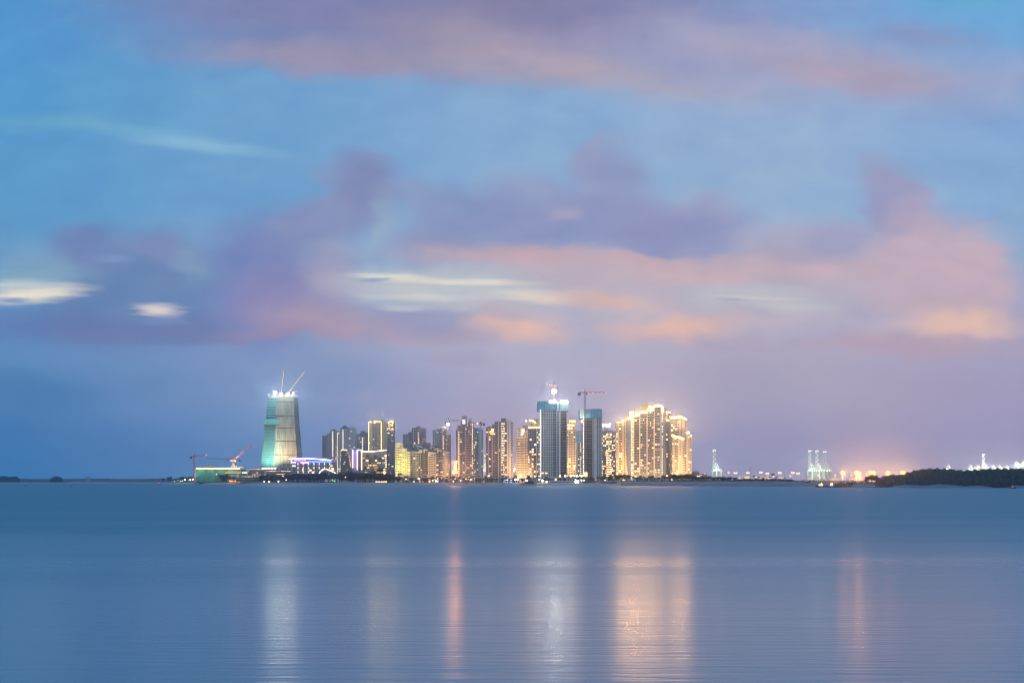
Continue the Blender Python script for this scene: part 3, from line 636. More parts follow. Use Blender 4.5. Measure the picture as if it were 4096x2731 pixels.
# ---------------------------------------------------------------- the tapered tower wrapped in netting
def netting(name, col, tint, seam=.25):
    m = bpy.data.materials.new(name); m.use_nodes = True; nt = m.node_tree; N = nt.nodes.new; L = nt.links.new; b = nt.nodes['Principled BSDF']; b.inputs['Roughness'].default_value = .9
    tc = N('ShaderNodeTexCoord'); mp = N('ShaderNodeMapping'); mp.inputs['Scale'].default_value = (.35,.35,.05); L(tc.outputs['Object'], mp.inputs[0])
    nz = N('ShaderNodeTexNoise'); nz.inputs['Scale'].default_value = 1; nz.inputs['Detail'].default_value = 6; L(mp.outputs[0], nz.inputs['Vector'])
    w = N('ShaderNodeTexWave'); w.wave_type = 'BANDS'; w.bands_direction = 'DIAGONAL'; w.inputs['Scale'].default_value = .16; w.inputs['Distortion'].default_value = 1.5; L(tc.outputs['Object'], w.inputs['Vector'])
    cr = N('ShaderNodeValToRGB'); cr.color_ramp.elements[0].position = .3; cr.color_ramp.elements[0].color = tuple(c*.62 for c in col)+(1,); cr.color_ramp.elements[1].position = .7; cr.color_ramp.elements[1].color = tuple(tint)+(1,)
    L(nz.outputs[0], cr.inputs[0]); mx = N('ShaderNodeMix'); mx.data_type = 'RGBA'; mx.blend_type = 'MULTIPLY'; mx.inputs[0].default_value = .22; L(cr.outputs[0], mx.inputs[6]); L(w.outputs['Color'], mx.inputs[7])
    L(mx.outputs[2], b.inputs['Base Color']); return m
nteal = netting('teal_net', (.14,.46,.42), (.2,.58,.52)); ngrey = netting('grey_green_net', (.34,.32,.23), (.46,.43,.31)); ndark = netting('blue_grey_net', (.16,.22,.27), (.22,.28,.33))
rust = mat('rusty_scaffold', (.12,.08,.07), .9)
Dn = 2550; cxn = PX(1126, Dn)
net = thing('netted_tower', 'tapered high-rise wrapped in teal and grey safety netting with cranes on top', 'skyscraper', (cxn, Dn, 0)); net['D'] = Dn; net['cx'] = cxn
def nloc(px, py, off=0): d = Dn+off; return (PX(px,d)-cxn, off, PZ(py,d))
LO = [(1587,1071),(1670,1065),(1672,1063),(1700,1059),(1871,1042),(1930,1036)]; LM = [(1587,1108),(1640,1104),(1700,1102),(1780,1100),(1840,1094),(1930,1087)]
MR = [(1587,1174),(1700,1179),(1750,1181),(1752,1184),(1815,1187),(1871,1190),(1930,1195)]; RO = [(1587,1191),(1700,1199),(1750,1203),(1871,1212),(1930,1216)]
def netpart(name, A, B, y0, y1, m, offa, offb, step, jut, back=40):
    b = MB(); y = y0; i = 0; RS = .95 if step < 20 else .8
    while y < y1-.1:
        ye = min(y+step, y1); g = jut*(1 if i % 2 == 0 else .75)
        xa0, xb0, xa1, xb1 = interp(A,y), interp(B,y), interp(A,ye), interp(B,ye)
        t0 = [nloc(xa0,ye,offa), nloc(xb0,ye,offb), nloc(xb0,ye,back), nloc(xa0,ye,back)]; k = [nloc(xa1-g,y,offa-g*.4), nloc(xb1,y,offb-g*.4), nloc(xb1,y,back), nloc(xa1-g,y,back)]
        # each lift of net flares out at its lower edge
        lo = [nloc(xa1-g*.3,ye,offa-g*.5), nloc(xb1,ye,offb-g*.5), nloc(xb1,ye,back), nloc(xa1-g*.3,ye,back)]
        hi = [nloc(xa0,y,offa), nloc(xb0,y,offb), nloc(xb0,y,back), nloc(xa0,y,back)]
        z0 = lo[0][2]; z1 = hi[0][2]
        def sz(p, z): return (p[0], p[1], z)
        b.hexa([sz(p,z0+RS) for p in lo]+[sz(p,z1) for p in hi], m)
        b.hexa([sz((p[0]*1.0, p[1]+.4, 0), z0) for p in lo]+[sz((p[0], p[1]+.4, 0), z0+RS) for p in lo], rust)
        y = ye; i += 1
    return b.build(name, net)
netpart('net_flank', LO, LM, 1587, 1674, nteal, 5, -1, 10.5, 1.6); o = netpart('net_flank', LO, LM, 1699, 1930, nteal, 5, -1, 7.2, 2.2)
lg = MB(); a = nloc(1054,1697,-4); b = nloc(1112,1675,-4); lg.box(a[0],b[0],-4,36,a[2],b[2],nteal).box(a[0]-.3,b[0]+.3,-4.4,36.3,a[2]-1.1,a[2]-.003,rust).box(a[0]-.2,b[0]+.2,-4.2,36.2,b[2]+.003,b[2]+.6,rust).build('protruding_platform', net)
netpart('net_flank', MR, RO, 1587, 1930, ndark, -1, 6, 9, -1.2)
MID = [(1108,1140,-3,ngrey,LM),(1140,1179,-2,ngrey,None)]
mid0 = [(1587,1142),(1700,1134),(1871,1132),(1930,1131)]
for (A, B, oa, ob) in ((LM, mid0, -1.5, -5), (mid0, MR, -4.4, -1.8)):
    for (y0, y1) in ((1587,1608.5),(1609,1664.5),(1665,1712.5),(1713,1764.5),(1765,1818.5),(1819,1930)):
        dj = (y0-1587)*.012
        netpart('net_sheet', A, B, y0, y1, ngrey, oa-dj, ob-dj, y1-y0, .4)
# crown: bare top floor with formwork and parapet posts
cr_ = MB()
for i in range(26):
    px = 1072+i*4.7; yt = 1581+((i*7) % 5) - (5 if 1160 < px < 1192 else 0); a = nloc(px, 1588, 1); b = nloc(px+3.4, yt, 1); cr_.box(a[0], b[0], 1, 3, a[2]-1, b[2], slabm)
    cr_.bar((a[0],1.5,b[2]),(a[0],1.5,b[2]+3),.15,steeld)
cr_.build('top_floor', net)
for i in range(9): a = nloc(1076+i*13, 1580+(i*5) % 4, -1); MB().box(a[0]-.6,a[0]+.6,-1.6,-1,a[2],a[2]+.8,SMALL).build('work_light', net)
def nlamp(px, py, off, aim, col, watts, spot=100):
    a = nloc(px,py,off); b = nloc(*aim); o = MB().box(a[0]-.6,a[0]+.6,off-.6,off-.2,a[2]-.6,a[2]-.2,steeld).build('flood_light', net); lamp(o,'SPOT',(a[0],off,a[2]),col,watts,aim=(b[0],b[1],b[2]),radius=1,spot=spot)
for px in (1110,1140,1170): nlamp(px, 1880, -40, (px+4,1770,-3), (1,.70,.42), 300000, 75)
nlamp(1130, 1880, -60, (1140,1650,-3), (1,.85,.65), 170000, 50)
for px in (1060,1085): nlamp(px-6, 1885, -45, (px,1800,0), (.7,1,.85), 620000, 70)
nlamp(1110, 1560, -28, (1090,1630,0), (.8,1,.95), 60000, 110); nlamp(1160, 1560, -28, (1150,1630,0), (.8,1,.95), 40000, 110)

# ---------------------------------------------------------------- cranes
steelq = mat('dull_red_crane_steel', (.34,.13,.12), .6)
def lattice(b, p, q, w, m, n=None, m2=None, tri=False):
    """open truss between two points"""
    p = Vector(p); q = Vector(q); d = q-p; Ln = d.length; d.normalize(); u = d.cross(Vector((0,1,0))); u.normalize(); v = Vector((0,1,0)); n = n or max(4, int(Ln/(w*1.3)))
    cs = [u*w/2+v*w/2, u*w/2-v*w/2, -u*w/2-v*w/2, -u*w/2+v*w/2]; r = w*.09
    for c in cs: b.bar(p+c, q+c, r, m)
    for i in range(n):
        a = p+d*(Ln*i/n); c = p+d*(Ln*(i+1)/n); mm = m2 if (m2 and (i//2) % 2) else m
        for k in range(4):
            b.bar(a+cs[k], c+cs[(k+1) % 4], r*.7, mm); b.bar(a+cs[k], a+cs[(k+1) % 4], r*.7, mm)
def tower_crane(label, D, mx, ybase, yjib, ytop, jx0, jx1, yj0, yj1, m, w=2.0, hook=None, m2=None, lights=(), cw=True, group=None):
    """hammerhead crane: mast, cab, jib, counter-jib with ballast, apex, tie rods, hook"""
    cx = PX(mx, D); zb = PZ(ybase, D); t = thing('tower_crane', label, 'crane', (cx, D, zb), group); f = lambda px, py: (PX(px,D)-cx, 0, PZ(py,D)-zb)
    b = MB(); lattice(b, (0,0,0), f(mx,yjib), w, m, m2=m2); b.build('mast', t)
    top = f(mx,ytop); c = f(mx,yjib)
    b = MB(); b.bar(c, top, w*.22, m); b.bar((c[0]-w*.4,0,c[2]), top, .15, m); b.bar((c[0]+w*.4,0,c[2]), top, .15, m); b.build('apex', t)
    a0 = f(jx0,yj0); a1 = f(jx1,yj1)
    longe, shorte = (a1, a0) if abs(a1[0]) > abs(a0[0]) else (a0, a1)
    b = MB(); lattice(b, c, longe, w*.75, m, m2=m2); b.build('jib', t)
    b = MB(); lattice(b, c, shorte, w*.75, m); b.build('counter_jib', t)
    if cw: MB().box(shorte[0]-w*.8, shorte[0]+w*.8, -w*.6, w*.6, shorte[2]-w*1.8, shorte[2]-w*.2, steeld).build('counterweight', t)
    b = MB(); b.bar(top, tuple(c[i]+(longe[i]-c[i])*.65 for i in range(3)), .09, steeld); b.bar(top, shorte, .09, steeld); b.build('tie_rods', t)
    MB().box(c[0]+w*.3, c[0]+w*1.2, -w*.9, 0, c[2]-w*1.2, c[2]-w*.1, m).build('cab', t)
    if hook: h0 = f(hook[0], interp([(min(jx0,jx1),yj0 if jx0<jx1 else yj1),(max(jx0,jx1),yj1 if jx0<jx1 else yj0)], hook[0])); h1 = f(hook[0], hook[1]); MB().bar(h0, h1, .2, steelw).box(h1[0]-.5,h1[0]+.5,-.5,.5,h1[2]-1.2,h1[2],steelw).build('hook_rope', t)
    for (lx, ly, s, lm) in lights: q = f(lx, ly); MB().ball((q[0], -w*.8, q[2]), s, lm).build('crane_lamp', t)
    return t
def luffing_crane(label, D, mx, ybase, ycab, tipx, tipy, m, w=2.4, lamps=0, m2=None, aframe=None, group=None):
    cx = PX(mx, D); zb = PZ(ybase, D); t = thing('luffing_crane', label, 'crane', (cx, D, zb), group); f = lambda px, py: (PX(px,D)-cx, 0, PZ(py,D)-zb)
    c = f(mx, ycab); tip = f(tipx, tipy); sg = 1 if tip[0] > c[0] else -1
    b = MB(); lattice(b, (0,0,0), c, w, m, m2=m2); b.build('mast', t)
    b = MB(); lattice(b, c, tip, w*.7, m, m2=m2); b.build('boom', t)
    ax = f(*aframe) if aframe else (c[0]-sg*w*1.5, 0, c[2]+w*3)
    b = MB(); b.bar(c, ax, .3, m); b.bar((c[0]-sg*w*2,0,c[2]), ax, .25, m); b.build('a_frame', t)
    MB().bar(ax, tip, .09, steeld).build('luffing_rope', t)
    MB().box(c[0]-w*1.6, c[0]+w*1.6, -w*.8, w*.8, c[2]-w*.5, c[2]+w*.3, m2 or m).box(c[0]-sg*w*3.4-.8, c[0]-sg*w*3.4+.8, -w*.7, w*.7, c[2]-w*.8, c[2]+w*.5, steeld).bar((c[0]-sg*w*1.6,0,c[2]),(c[0]-sg*w*3.4,0,c[2]),.4,m).build('machine_deck', t)
    for i in range(lamps):
        q = (i+.3+rnd.random()*.4)/lamps; MB().ball((c[0]+(tip[0]-c[0])*q, -w*.6, c[2]+(tip[2]-c[2])*q), .75, LAMPSTR).build('boom_lamp', t)
    return t
LAMPSTR = em('boom_string_light', (1,.70,.42), 1.6)
luffing_crane('near upright luffing crane boom strung with lamps on top of the netted tower', Dn+10, 1126, 1590, 1570, 1137, 1475, steeld, 3.0, 22)
luffing_crane('steeply slanted luffing crane boom strung with lamps on top of the netted tower', Dn+6, 1155, 1590, 1569, 1219, 1487, steeld, 3.0, 26)
tower_crane('small crane at the left edge of the netted tower roof beside its bright lamp', Dn+4, 1106, 1590, 1569, 1563, 1086, 1108, 1559, 1572, steelw, 2.2)
tower_crane('small crane with a short jib at the right edge of the netted tower roof', Dn+2, 1172, 1590, 1571, 1568, 1169, 1191, 1572, 1561, steelw, 1.8, cw=False, lights=((1174,1571,1.4,LAMPW),))
def work_lamp(label, D, px, py, ybase, r, m, watts, col, cat='work light', lightd=None, group=None, name='work_lamp', pole=.3, refl=1):
    cx = PX(px,D); zb = PZ(ybase,D); t = thing(name, label, cat, (cx,D,zb), group); z = PZ(py,D)-zb
    MB().bar((0,0,0),(0,0,z-r*.4),pole,steelw,pole*.6,n=6).build('pole', t)
    MB().box(-r*1.25,r*1.25,.08,.5,z-r*.8,z+r*.9,steeld).build('housing', t)
    o = MB().ball((0,-r*.5,z),r,m,.9).build('lamp_head', t)
    if watts: lamp(o, 'POINT', (0,-r*3,z), col, watts, radius=r)
    return t
work_lamp('leftmost of the three bright work lamps on the netted tower roof', Dn+2, 1100, 1570, 1588, 3.0, WHITE, 12000, PALEL)
work_lamp('middle one of the three bright work lamps on the netted tower roof', Dn+2, 1125.5, 1577, 1588, 2.9, WHITE, 12000, PALEL)
work_lamp('rightmost of the three bright work lamps on the netted tower roof', Dn+2, 1152, 1576, 1588, 2.7, WHITE, 12000, PALEL)
tower_crane('hammerhead crane at the left end of the green netted low building', 2420, 777, 1925, 1822, 1812, 764, 826, 1824, 1820, steelr, 2.2, m2=steeld, lights=((825,1819.5,1.2,REDL),))
tower_crane('dim hammerhead crane with a long jib behind the red and white luffing crane', 2560, 942, 1925, 1837, 1833, 960, 823, 1838, 1833, steeld, 1.8)
luffing_crane('red and white luffing crane rising from the roof of the green netted low building', 2440, 934, 1925, 1841, 1011, 1775, steelr, 3.0, 0, steelw, aframe=(925,1822))
tower_crane('dim crane above the grey tower, its bright white lamp hanging below', 2280, 1793, 1720, 1683, 1671, 1783, 1836, 1684, 1680, steeld, 2.2)
work_lamp('single bright white lamp just under the dim crane on the grey tower', 2256, 1792, 1697, 1720, 2.7, WHITE, 60000, PALEL)
tower_crane('small grey crane standing on the slim grey green tower', 2060, 1922, 1717, 1693, 1682, 1936, 1893, 1692, 1691, steeld, 2.0, lights=((1910,1693,1.0,LAMPW),(1922,1683,.6,REDL)))
tower_crane('thin dull red crane rising over the glowing sign of the taller building site tower', 1732, 2216, 1643, 1545, 1529, 2227, 2188, 1546, 1536, steelq, 1.9, lights=((2188,1537,.5,SMALL),(2198,1540,.4,SMALL),(2206,1542,.4,SMALL),(2218,1600,1.2,GOLD2)))
work_lamp('largest and brightest white lamp, on the mast of the crane above the glowing sign', 1729, 2216, 1565, 1643, 3.4, em('great_white_lamp', (1,.93,.8), 5), 60000, PALEL)
tower_crane('dull red hammerhead crane with a long lit jib above the smaller building site tower', 1716, 2340, 1921, 1570, 1553, 2317, 2426, 1568, 1570, steelq, 2.2, hook=(2370,1599), lights=((2354,1571,.5,SMALL),(2372,1571,.5,SMALL),(2390,1571,.35,SMALL),(2406,1571,.5,SMALL),(2423,1570,.5,SMALL)))
cl = thing('lamp_truss', 'two short rows of white work lamps floating left of the orange lit tower', 'work light', (PX(2425,1980),1980,GZ)); 
b = MB(); f = lambda x, y: (PX(x,1980)-PX(2425,1980),0,PZ(y,1980)-GZ); b.bar(f(2410,1700),f(2440,1699),.3,steeld).bar(f(2412,1705),f(2438,1705),.3,steeld).bar(f(2424,1735),f(2424,1698),.5,steeld).build('truss', cl)
for (x, y) in ((2411,1698),(2421,1697),(2431,1698),(2440,1696),(2413,1704),(2424,1704),(2431,1705),(2437,1705)): q = f(x,y); MB().ball((q[0],-.6,q[2]),1.2,LAMPW).build('lamp_head', cl)
# ---------------------------------------------------------------- low buildings of the left half
def low(name, label, cat, D, px, group=None):
    t = thing(name, label, cat, (PX(px,D), D, GZ-.2), group); t['D'] = D; t['cx'] = PX(px,D); return t
def lbox(t, x0, x1, y0, y1, off, dep, m, name=None, mb=None):
    a = loc(t,x0,y1,off); b = loc(t,x1,y0,off); q = mb or MB(); q.box(a[0],b[0],off,off+dep,max(0,a[2]),b[2],m)
    return q.build(name, t) if name else q
purple = mat('purple_lit_wall', (.35,.25,.6), .6); PURP = em('purple_neon', (.22,.08,1), 2.2, True); CYAN = em('cyan_neon', (.1,.5,1), 2.0); lav = em('pale_lavender_sign', (.8,.65,1), 3)
gw = WM['sage']
h = low('hotel', 'low hotel with a violet neon band under a curved glowing white roof edge', 'hotel', 2250, 1240)
roofpts = [(1156,1835),(1180,1833),(1210,1832.5),(1240,1833.5),(1270,1835.5),(1300,1838),(1325,1840)]
m = MB()
for (xa,ya),(xb,yb) in zip(roofpts, roofpts[1:]):
    a = loc(h,xa,ya,-3); b = loc(h,xb,yb,-3); m.hexa([(a[0],-3,a[2]-.9),(b[0],-3,b[2]-.9),(b[0],24,b[2]-.9),(a[0],24,a[2]-.9),(a[0],-3,a[2]),(b[0],-3,b[2]),(b[0],24,b[2]),(a[0],24,a[2])], trim)
m.build('roof', h); strip(h, roofpts, PINKW, 1.5, off=-3.4)
lbox(h,1168,1330,1837.2,1851,2,20,purple,'upper_wall'); strip(h, [(1163,1849),(1184,1849)], PINKW, 1.1, off=-1.0, name='neon_strip'); strip(h, [(1202,1849.5),(1235,1849.5)], PINKW, 1.0, off=-1.0, name='neon_strip'); strip(h, [(1167,1837),(1167,1848)], PINKW, .7, off=-1, name='neon_strip')
for k in range(9): x = 1237+k*10; a = loc(h,x,1849,.8); MB().box(a[0],a[0]+3.2,.8,1.4,a[2],a[2]+2.0,CYAN).build('neon_panel', h)
for k in range(6): x = 1172+k*27; a = loc(h,x,1843,.9); MB().box(a[0],a[0]+9.5,1.0,1.5,a[2]-.6,a[2]+.9,PURP).build('neon_panel', h)
a = loc(h,1202,1842.5,.2); text('PHOENIX HOTEL', h, (a[0],-.6,a[2]), 2.4, lav, 'sign_lettering')
m = MB(); b0 = loc(h,1166,1851,0); b1 = loc(h,1331,1851,0); m.box(b0[0],b1[0],3,22,0,b0[2]-.02,WM['dark'])
for k in range(7): zz = b0[2]-3.3-k*3.35; m.box(b0[0]-1,b1[0]+1,-.6,2.99,zz,zz+.9,gw)
for k in range(17): x = b0[0]+2+k*(b1[0]-b0[0]-4)/16; m.box(x-.35,x+.35,-.2,2.98,0,b0[2]-.1,gw)
m.build('wall', h)
for r_, y in enumerate((1855,1871,1887)):
    for k in range(7):
        if r_ == 2 and k > 3: continue
        a = loc(h,1192+k*21.2,y,-.9); MB().box(a[0]-.75,a[0]+.75,-1.3,-.9,a[2]-1.6,a[2]+1.6,LAMPSTR).build('wall_light', h)
for (x0,x1,y0,y1) in ((1169,1182,1860,1866),(1236,1246,1877,1883),(1247,1256,1886,1892),(1208,1213,1876,1882),(1322,1330,1860,1864),(1326,1336,1871,1880)): lbox(h,x0,x1,y0,y1,-.8,.4,litw[1],'lit_window')
lbox(h,1262,1304,1829,1838,10,6,WM['cream'],'penthouse')
lamp(h,'POINT',(b0[0]+12,-9,b0[2]+3),(.3,.12,1),7000,radius=3); lamp(h,'POINT',(b0[0]+40,-9,b0[2]+3),(.3,.12,1),6000,radius=3)
ar = low('arched_canopy', 'arched canopy with a glowing curved rim in front of the violet banded hotel', 'canopy', 2200, 1312)
arc = [(1264,1900),(1272,1898),(1277,1892),(1281,1885),(1288,1878),(1297,1875),(1305,1875.5),(1320,1881),(1338,1889),(1358,1899)]
strip(ar, arc, LAMPW, 1.0, off=-.5, name='rim_light')
m = MB()
for (xa,ya),(xb,yb) in zip(arc,arc[1:]):
    a = loc(ar,xa,ya,0); b = loc(ar,xb,yb,0); m.hexa([(a[0],0,a[2]-.8),(b[0],0,b[2]-.8),(b[0],18,b[2]-.8),(a[0],18,a[2]-.8),(a[0],0,a[2]),(b[0],0,b[2]),(b[0],18,b[2]),(a[0],18,a[2])],trim)
m.build('canopy_shell', ar); lbox(ar,1290,1345,1893,1925,4,12,WM['cream'],'wall'); lamp(ar,'POINT',loc(ar,1310,1893,2),(1,.75,.4),9000,radius=1)

# stepped planted pyramid block and curved hotel with the golden roof line
e = low('hotel', 'curved dark hotel with a golden line sweeping along its roof, below the cream tower', 'hotel', 2100, 1480)
tops = [(1447,1807),(1470,1808.5),(1495,1808),(1520,1805),(1547,1801)]
m = MB(); m2_ = MB()
for i,((xa,ya),(xb,yb)) in enumerate(zip(tops,tops[1:])):
    offs = [0,3,4,3,0]; a = loc(e,xa,ya,offs[i]); b = loc(e,xb,yb,offs[i+1])
    m.hexa([(a[0],a[1],0),(b[0],b[1],0),(b[0],30,0),(a[0],30,0),(a[0],a[1],a[2]),(b[0],b[1],b[2]),(b[0],30,b[2]),(a[0],30,a[2])],WM['brown'])
    for k in range(10):
        z = a[2]-9-k*3.6
        m2_.hexa([(a[0],a[1]-1.2,z),(b[0]-.05,b[1]-1.2,z),(b[0]-.05,b[1]-.01,z),(a[0],a[1]-.01,z),(a[0],a[1]-1.2,z+.8),(b[0]-.05,b[1]-1.2,z+.8),(b[0]-.05,b[1]-.01,z+.8),(a[0],a[1]-.01,z+.8)],gw)
m.build('wall', e); m2_.build('balcony_bands', e)
strip(e, [(1447,1804),(1470,1805.5),(1495,1805),(1520,1802),(1546,1799)], LAMPW, 1.1, off=-1)
for k in range(60):
    x = 1450+rnd.random()*94; r_ = rnd.randrange(8); y = 1822+r_*9.6; lit = rnd.random() < .22+.05*r_; p = loc(e,x,y,0); wd = 1.2+rnd.random()*1.6
    MB().box(p[0]-wd,p[0]+wd,-.5,2.0,p[2]-.9,p[2]+.9,rnd.choice(litw) if lit else glass).build('window', e)
for k in range(9): p = loc(e,1541+(-6 if k > 5 else 0)+rnd.random()*4,1822+k*9,-1.5); MB().box(p[0]-.9,p[0]+.9,-1.9,-1.4,p[2]-.6,p[2]+.8,SMALL).build('wall_light', e)
po = low('hotel', 'narrow portal block framed by a glowing white line, joined left of the curved dark hotel', 'hotel', 2095, 1429)
lbox(po,1428,1447,1799,1925,0,20,WM['taupe'],'wall'); lbox(po,1410,1427.5,1799,1925,1,18,purple,'side_wall')
strip(po, [(1429,1878),(1429,1799),(1447,1799),(1447,1878)], LAMPW, .9, off=-.8, name='portal_light'); strip(po, [(1411,1798),(1411,1870)], LAMPW, .7, off=-.2, name='portal_light')
lbox(po,1412,1416,1800,1814,.2,.5,em('blue_screen',(.1,.25,1),2.5),'screen')
for k in range(16): lbox(po,1433,1442,1804+k*6.4,1808+k*6.4,-.2,.3,glass,'window')
lamp(po,'POINT',loc(po,1420,1812,-4),(.35,.12,1),5000,radius=1); flood(po,1420,1880,-10,(1420,1840),WARM,9000)
py_ = low('stepped_block', 'dark stepped block with planted terraces and a short golden roof line beside the portal block', 'apartment block', 2090, 1385)
for k in range(17):
    y = 1799+k*7.2; g = k*1.25 if k < 12 else 15; x0 = 1366-g*.35; x1 = 1389+g; m = MB(); lbox(py_,x0,x1,y+1.6,y+7.1,0,24,WM['dark'],mb=m); lbox(py_,x0-1,x1+1.3,y,y+1.55,-1.2,26,mat('planted_terrace_edge',(.10,.14,.12),.9) if k == 0 else bpy.data.materials['planted_terrace_edge'],mb=m); m.build('storey', py_)
for k in range(34):
    r_ = rnd.randrange(15); g = r_*1.2; x = rnd.choice((1362-g*.3,1392+g*.9)) if rnd.random() < .6 else 1366+rnd.random()*30; lbox(py_,x,x+3.2,1803+r_*7.2,1806+r_*7.2,-1.5,.4,rnd.choice(litw),'lit_window')
strip(py_, [(1365,1799),(1388,1799)], GOLD, 1.1, off=-1.5); lbox(py_,1390,1409,1796,1925,6,16,WM['taupe'],'end_wall')

# green netted low building, dome, boat shaped roof, podiums
gnet = netting('green_net', (.05,.24,.18), (.10,.34,.26))
g = low('construction_building', 'long low building wrapped in green netting under a golden roof light line', 'building site', 2430, 870)
lbox(g,785,968,1876,1925,0,40,gnet,'netted_wall'); lbox(g,776,786,1871,1925,2,40,WM['pale'],'end_wall')
strip(g, [(786,1873.5),(830,1873),(900,1873),(958,1873)], em('golden_edge_light',(1,.60,.18),6,True), 2.0, off=-1.5)
m = MB()
for (x0,x1,y0,y1) in ((820,832,1861,1871),(831,852,1865,1871),(846,856,1862,1871),(803,806,1859,1871),(925,932,1862,1872),(938,948,1864,1872),(955,975,1865,1872),(785,960,1868.5,1872)): lbox(g,x0,x1,y0,y1,6,8,WM['conc'],mb=m)
m.build('roof_structures', g)
lbox(g,900,965,1887,1893,-.5,.45,litw[3],'lit_band'); lbox(g,965,990,1884,1925,3,20,WM['cream'],'end_block'); lbox(g,968,988,1888,1893,2.4,.4,litw[1],'lit_window')
for x in (800,840,880,920): p = loc(g,x,1874,-7); lamp(g,'SPOT',p,(1,.8,.35),12000,aim=(p[0],0,p[2]-12),radius=.5,spot=130)
lamp(g,'SPOT',loc(g,782,1905,-10),(.8,1,.8),9000,aim=loc(g,782,1885,0),spot=110)
for (lx,ly,lo) in ((934,1862,-6),(960,1830,-10)): lamp(g,'POINT',loc(g,lx,ly,lo),(1,.62,.36),30000,radius=1)
d_ = low('dome_hall', 'smooth pale domed hall roof between the green netted building and the netted tower', 'hall', 2600, 995)
m = MB(); a = loc(d_,944,1890,0); b = loc(d_,1047,1890,0); n = 20; c = (a[0]+b[0])/2; rx = (b[0]-a[0])/2; hz = (1890-1866)*S*2600
for i in range(n):
    for j in range(8):
        def q(i,j): u = -1+2*i/n; v = math.pi*j/8; return (c+rx*u, 35-34*math.cos(v)*math.sqrt(max(0,1-u*u)), a[2]+hz*math.sqrt(max(0,1-u*u))**1.2*math.sin(v))
        m.poly([q(i,j),q(i+1,j),q(i+1,j+1),q(i,j+1)], WM['pale'])
o = m.build('roof', d_)
for p in o.data.polygons: p.use_smooth = True
lbox(d_,948,1043,1890.5,1925,12,46,WM['conc'],'wall'); flood(d_,960,1893,-16,(985,1878,10),PALEL,22000)
lbox(d_,960,988,1886,1890,-1,.6,litw[2],'lit_band')
for (nm, lab, D, x0, x1, y0, rows_, lits_) in (
  ('pavilion','boat shaped dark pavilion with a dotted golden rim below the pale dome',2330,994,1066,1874,((1876,1,0,1),(1889,.55,.45,1)),2),
  ('podium_building','dark terraced podium with bright entrance lights at the foot of the netted tower',2320,1062,1172,1872,((1875,.5,.0,1),(1884,.9,.1,1),(1896,.6,.2,1)),3),
  ('terrace_building','low terraced building with broken rows of warm lights behind the shore trees',2300,945,1100,1893,((1897,.5,.1,1),(1905,.8,.1,1)),2)):
    t = low(nm, lab, 'building', D, (x0+x1)/2); m = MB()
    lbox(t,x0+3,x1-3,y0+2,1925,0,25,WM['dark'],mb=m); lbox(t,x0,x1,y0,y0+1.9,-2,29,WM['taupe'],mb=m); lbox(t,x0+2,x1-6,y0+11,y0+13,-4,3.9,WM['taupe'],mb=m); lbox(t,x0-4,x1+2,y0+21,y0+23,-5,4.9,WM['taupe'],mb=m); m.build('wall', t)
    for (y, pr, _, _) in rows_:
        x = x0+3
        while x < x1-4:
            w_ = 1.5+rnd.random()*7
            if rnd.random() < pr: lbox(t,x,min(x+w_,x1-3),y,y+1.4,-4.2 if y > y0+8 else -2.3,.25,rnd.choice((SMALL,litw[1],LAMPSTR)),'strip_light')
            x += w_+1.5
p = thing('entrance_light','blazing warm entrance lights at the foot of the netted tower','entrance lights',(PX(1075,2300),2300,GZ)); 
for x in (1052,1064,1076,1088,1100): MB().box((x-1075)*S*2300-1.6,(x-1075)*S*2300+1.6,0,.6,PZ(1874,2300)-GZ,PZ(1870.5,2300)-GZ,WHITE).build('lamp_head',p)
MB().bar((0,.3,0),(0,.3,PZ(1871,2300)-GZ-.6),.3,steeld).bar((-24*S*2300,.3,PZ(1872,2300)-GZ),(26*S*2300,.3,PZ(1872,2300)-GZ),.25,steeld).build('pole',p)

# ---------------------------------------------------------------- villas, beach buildings
villam = [WM['pale'], WM['taupe'], WM['brown'], WM['cream'], WM['grey']]
VL = [(1608,1650,1902,1,'brown flat roofed villa beside the dark shore trees below the yellow lit block'),(1634,1668,1906,0,'white cube villa just right of the brown flat roofed villa'),(1668,1694,1903,1,'tan villa with one round lamp left of the grey canopy villa'),
 (1686,1722,1898,2,'grey canopy villa with two green lamps at its foot'),(1722,1748,1900,1,'tan villa below the cream pier block'),(1746,1778,1898,2,'dark three storey villa below the cream pier block'),(1778,1800,1902,0,'pale villa left of the flaming orange lamp mast'),
 (1800,1832,1900,2,'dark villa with red lights directly below the flaming orange lamp mast'),(1832,1856,1900,0,'pale villa below the tower with garden terraces'),(1852,1884,1897,2,'dark glass villa below the tower with garden terraces'),(1884,1900,1900,0,'narrow white villa below the slim dim grey tower'),
 (1902,1932,1897,2,'dark glass villa below the slim grey green tower'),(1932,1958,1900,1,'tan villa at the left foot of the widest brown tower'),(1956,1978,1898,2,'dark canopy villa below the widest brown tower'),(1976,1996,1900,0,'pale villa below the widest brown tower'),(2002,2026,1898,2,'dark villa below the blank pale end wall'),
 (2050,2078,1900,2,'dark villa with a white roof edge below the short dark tower'),(2104,2130,1899,2,'dark canopy villa below the gold crowned tower beside the pier')]
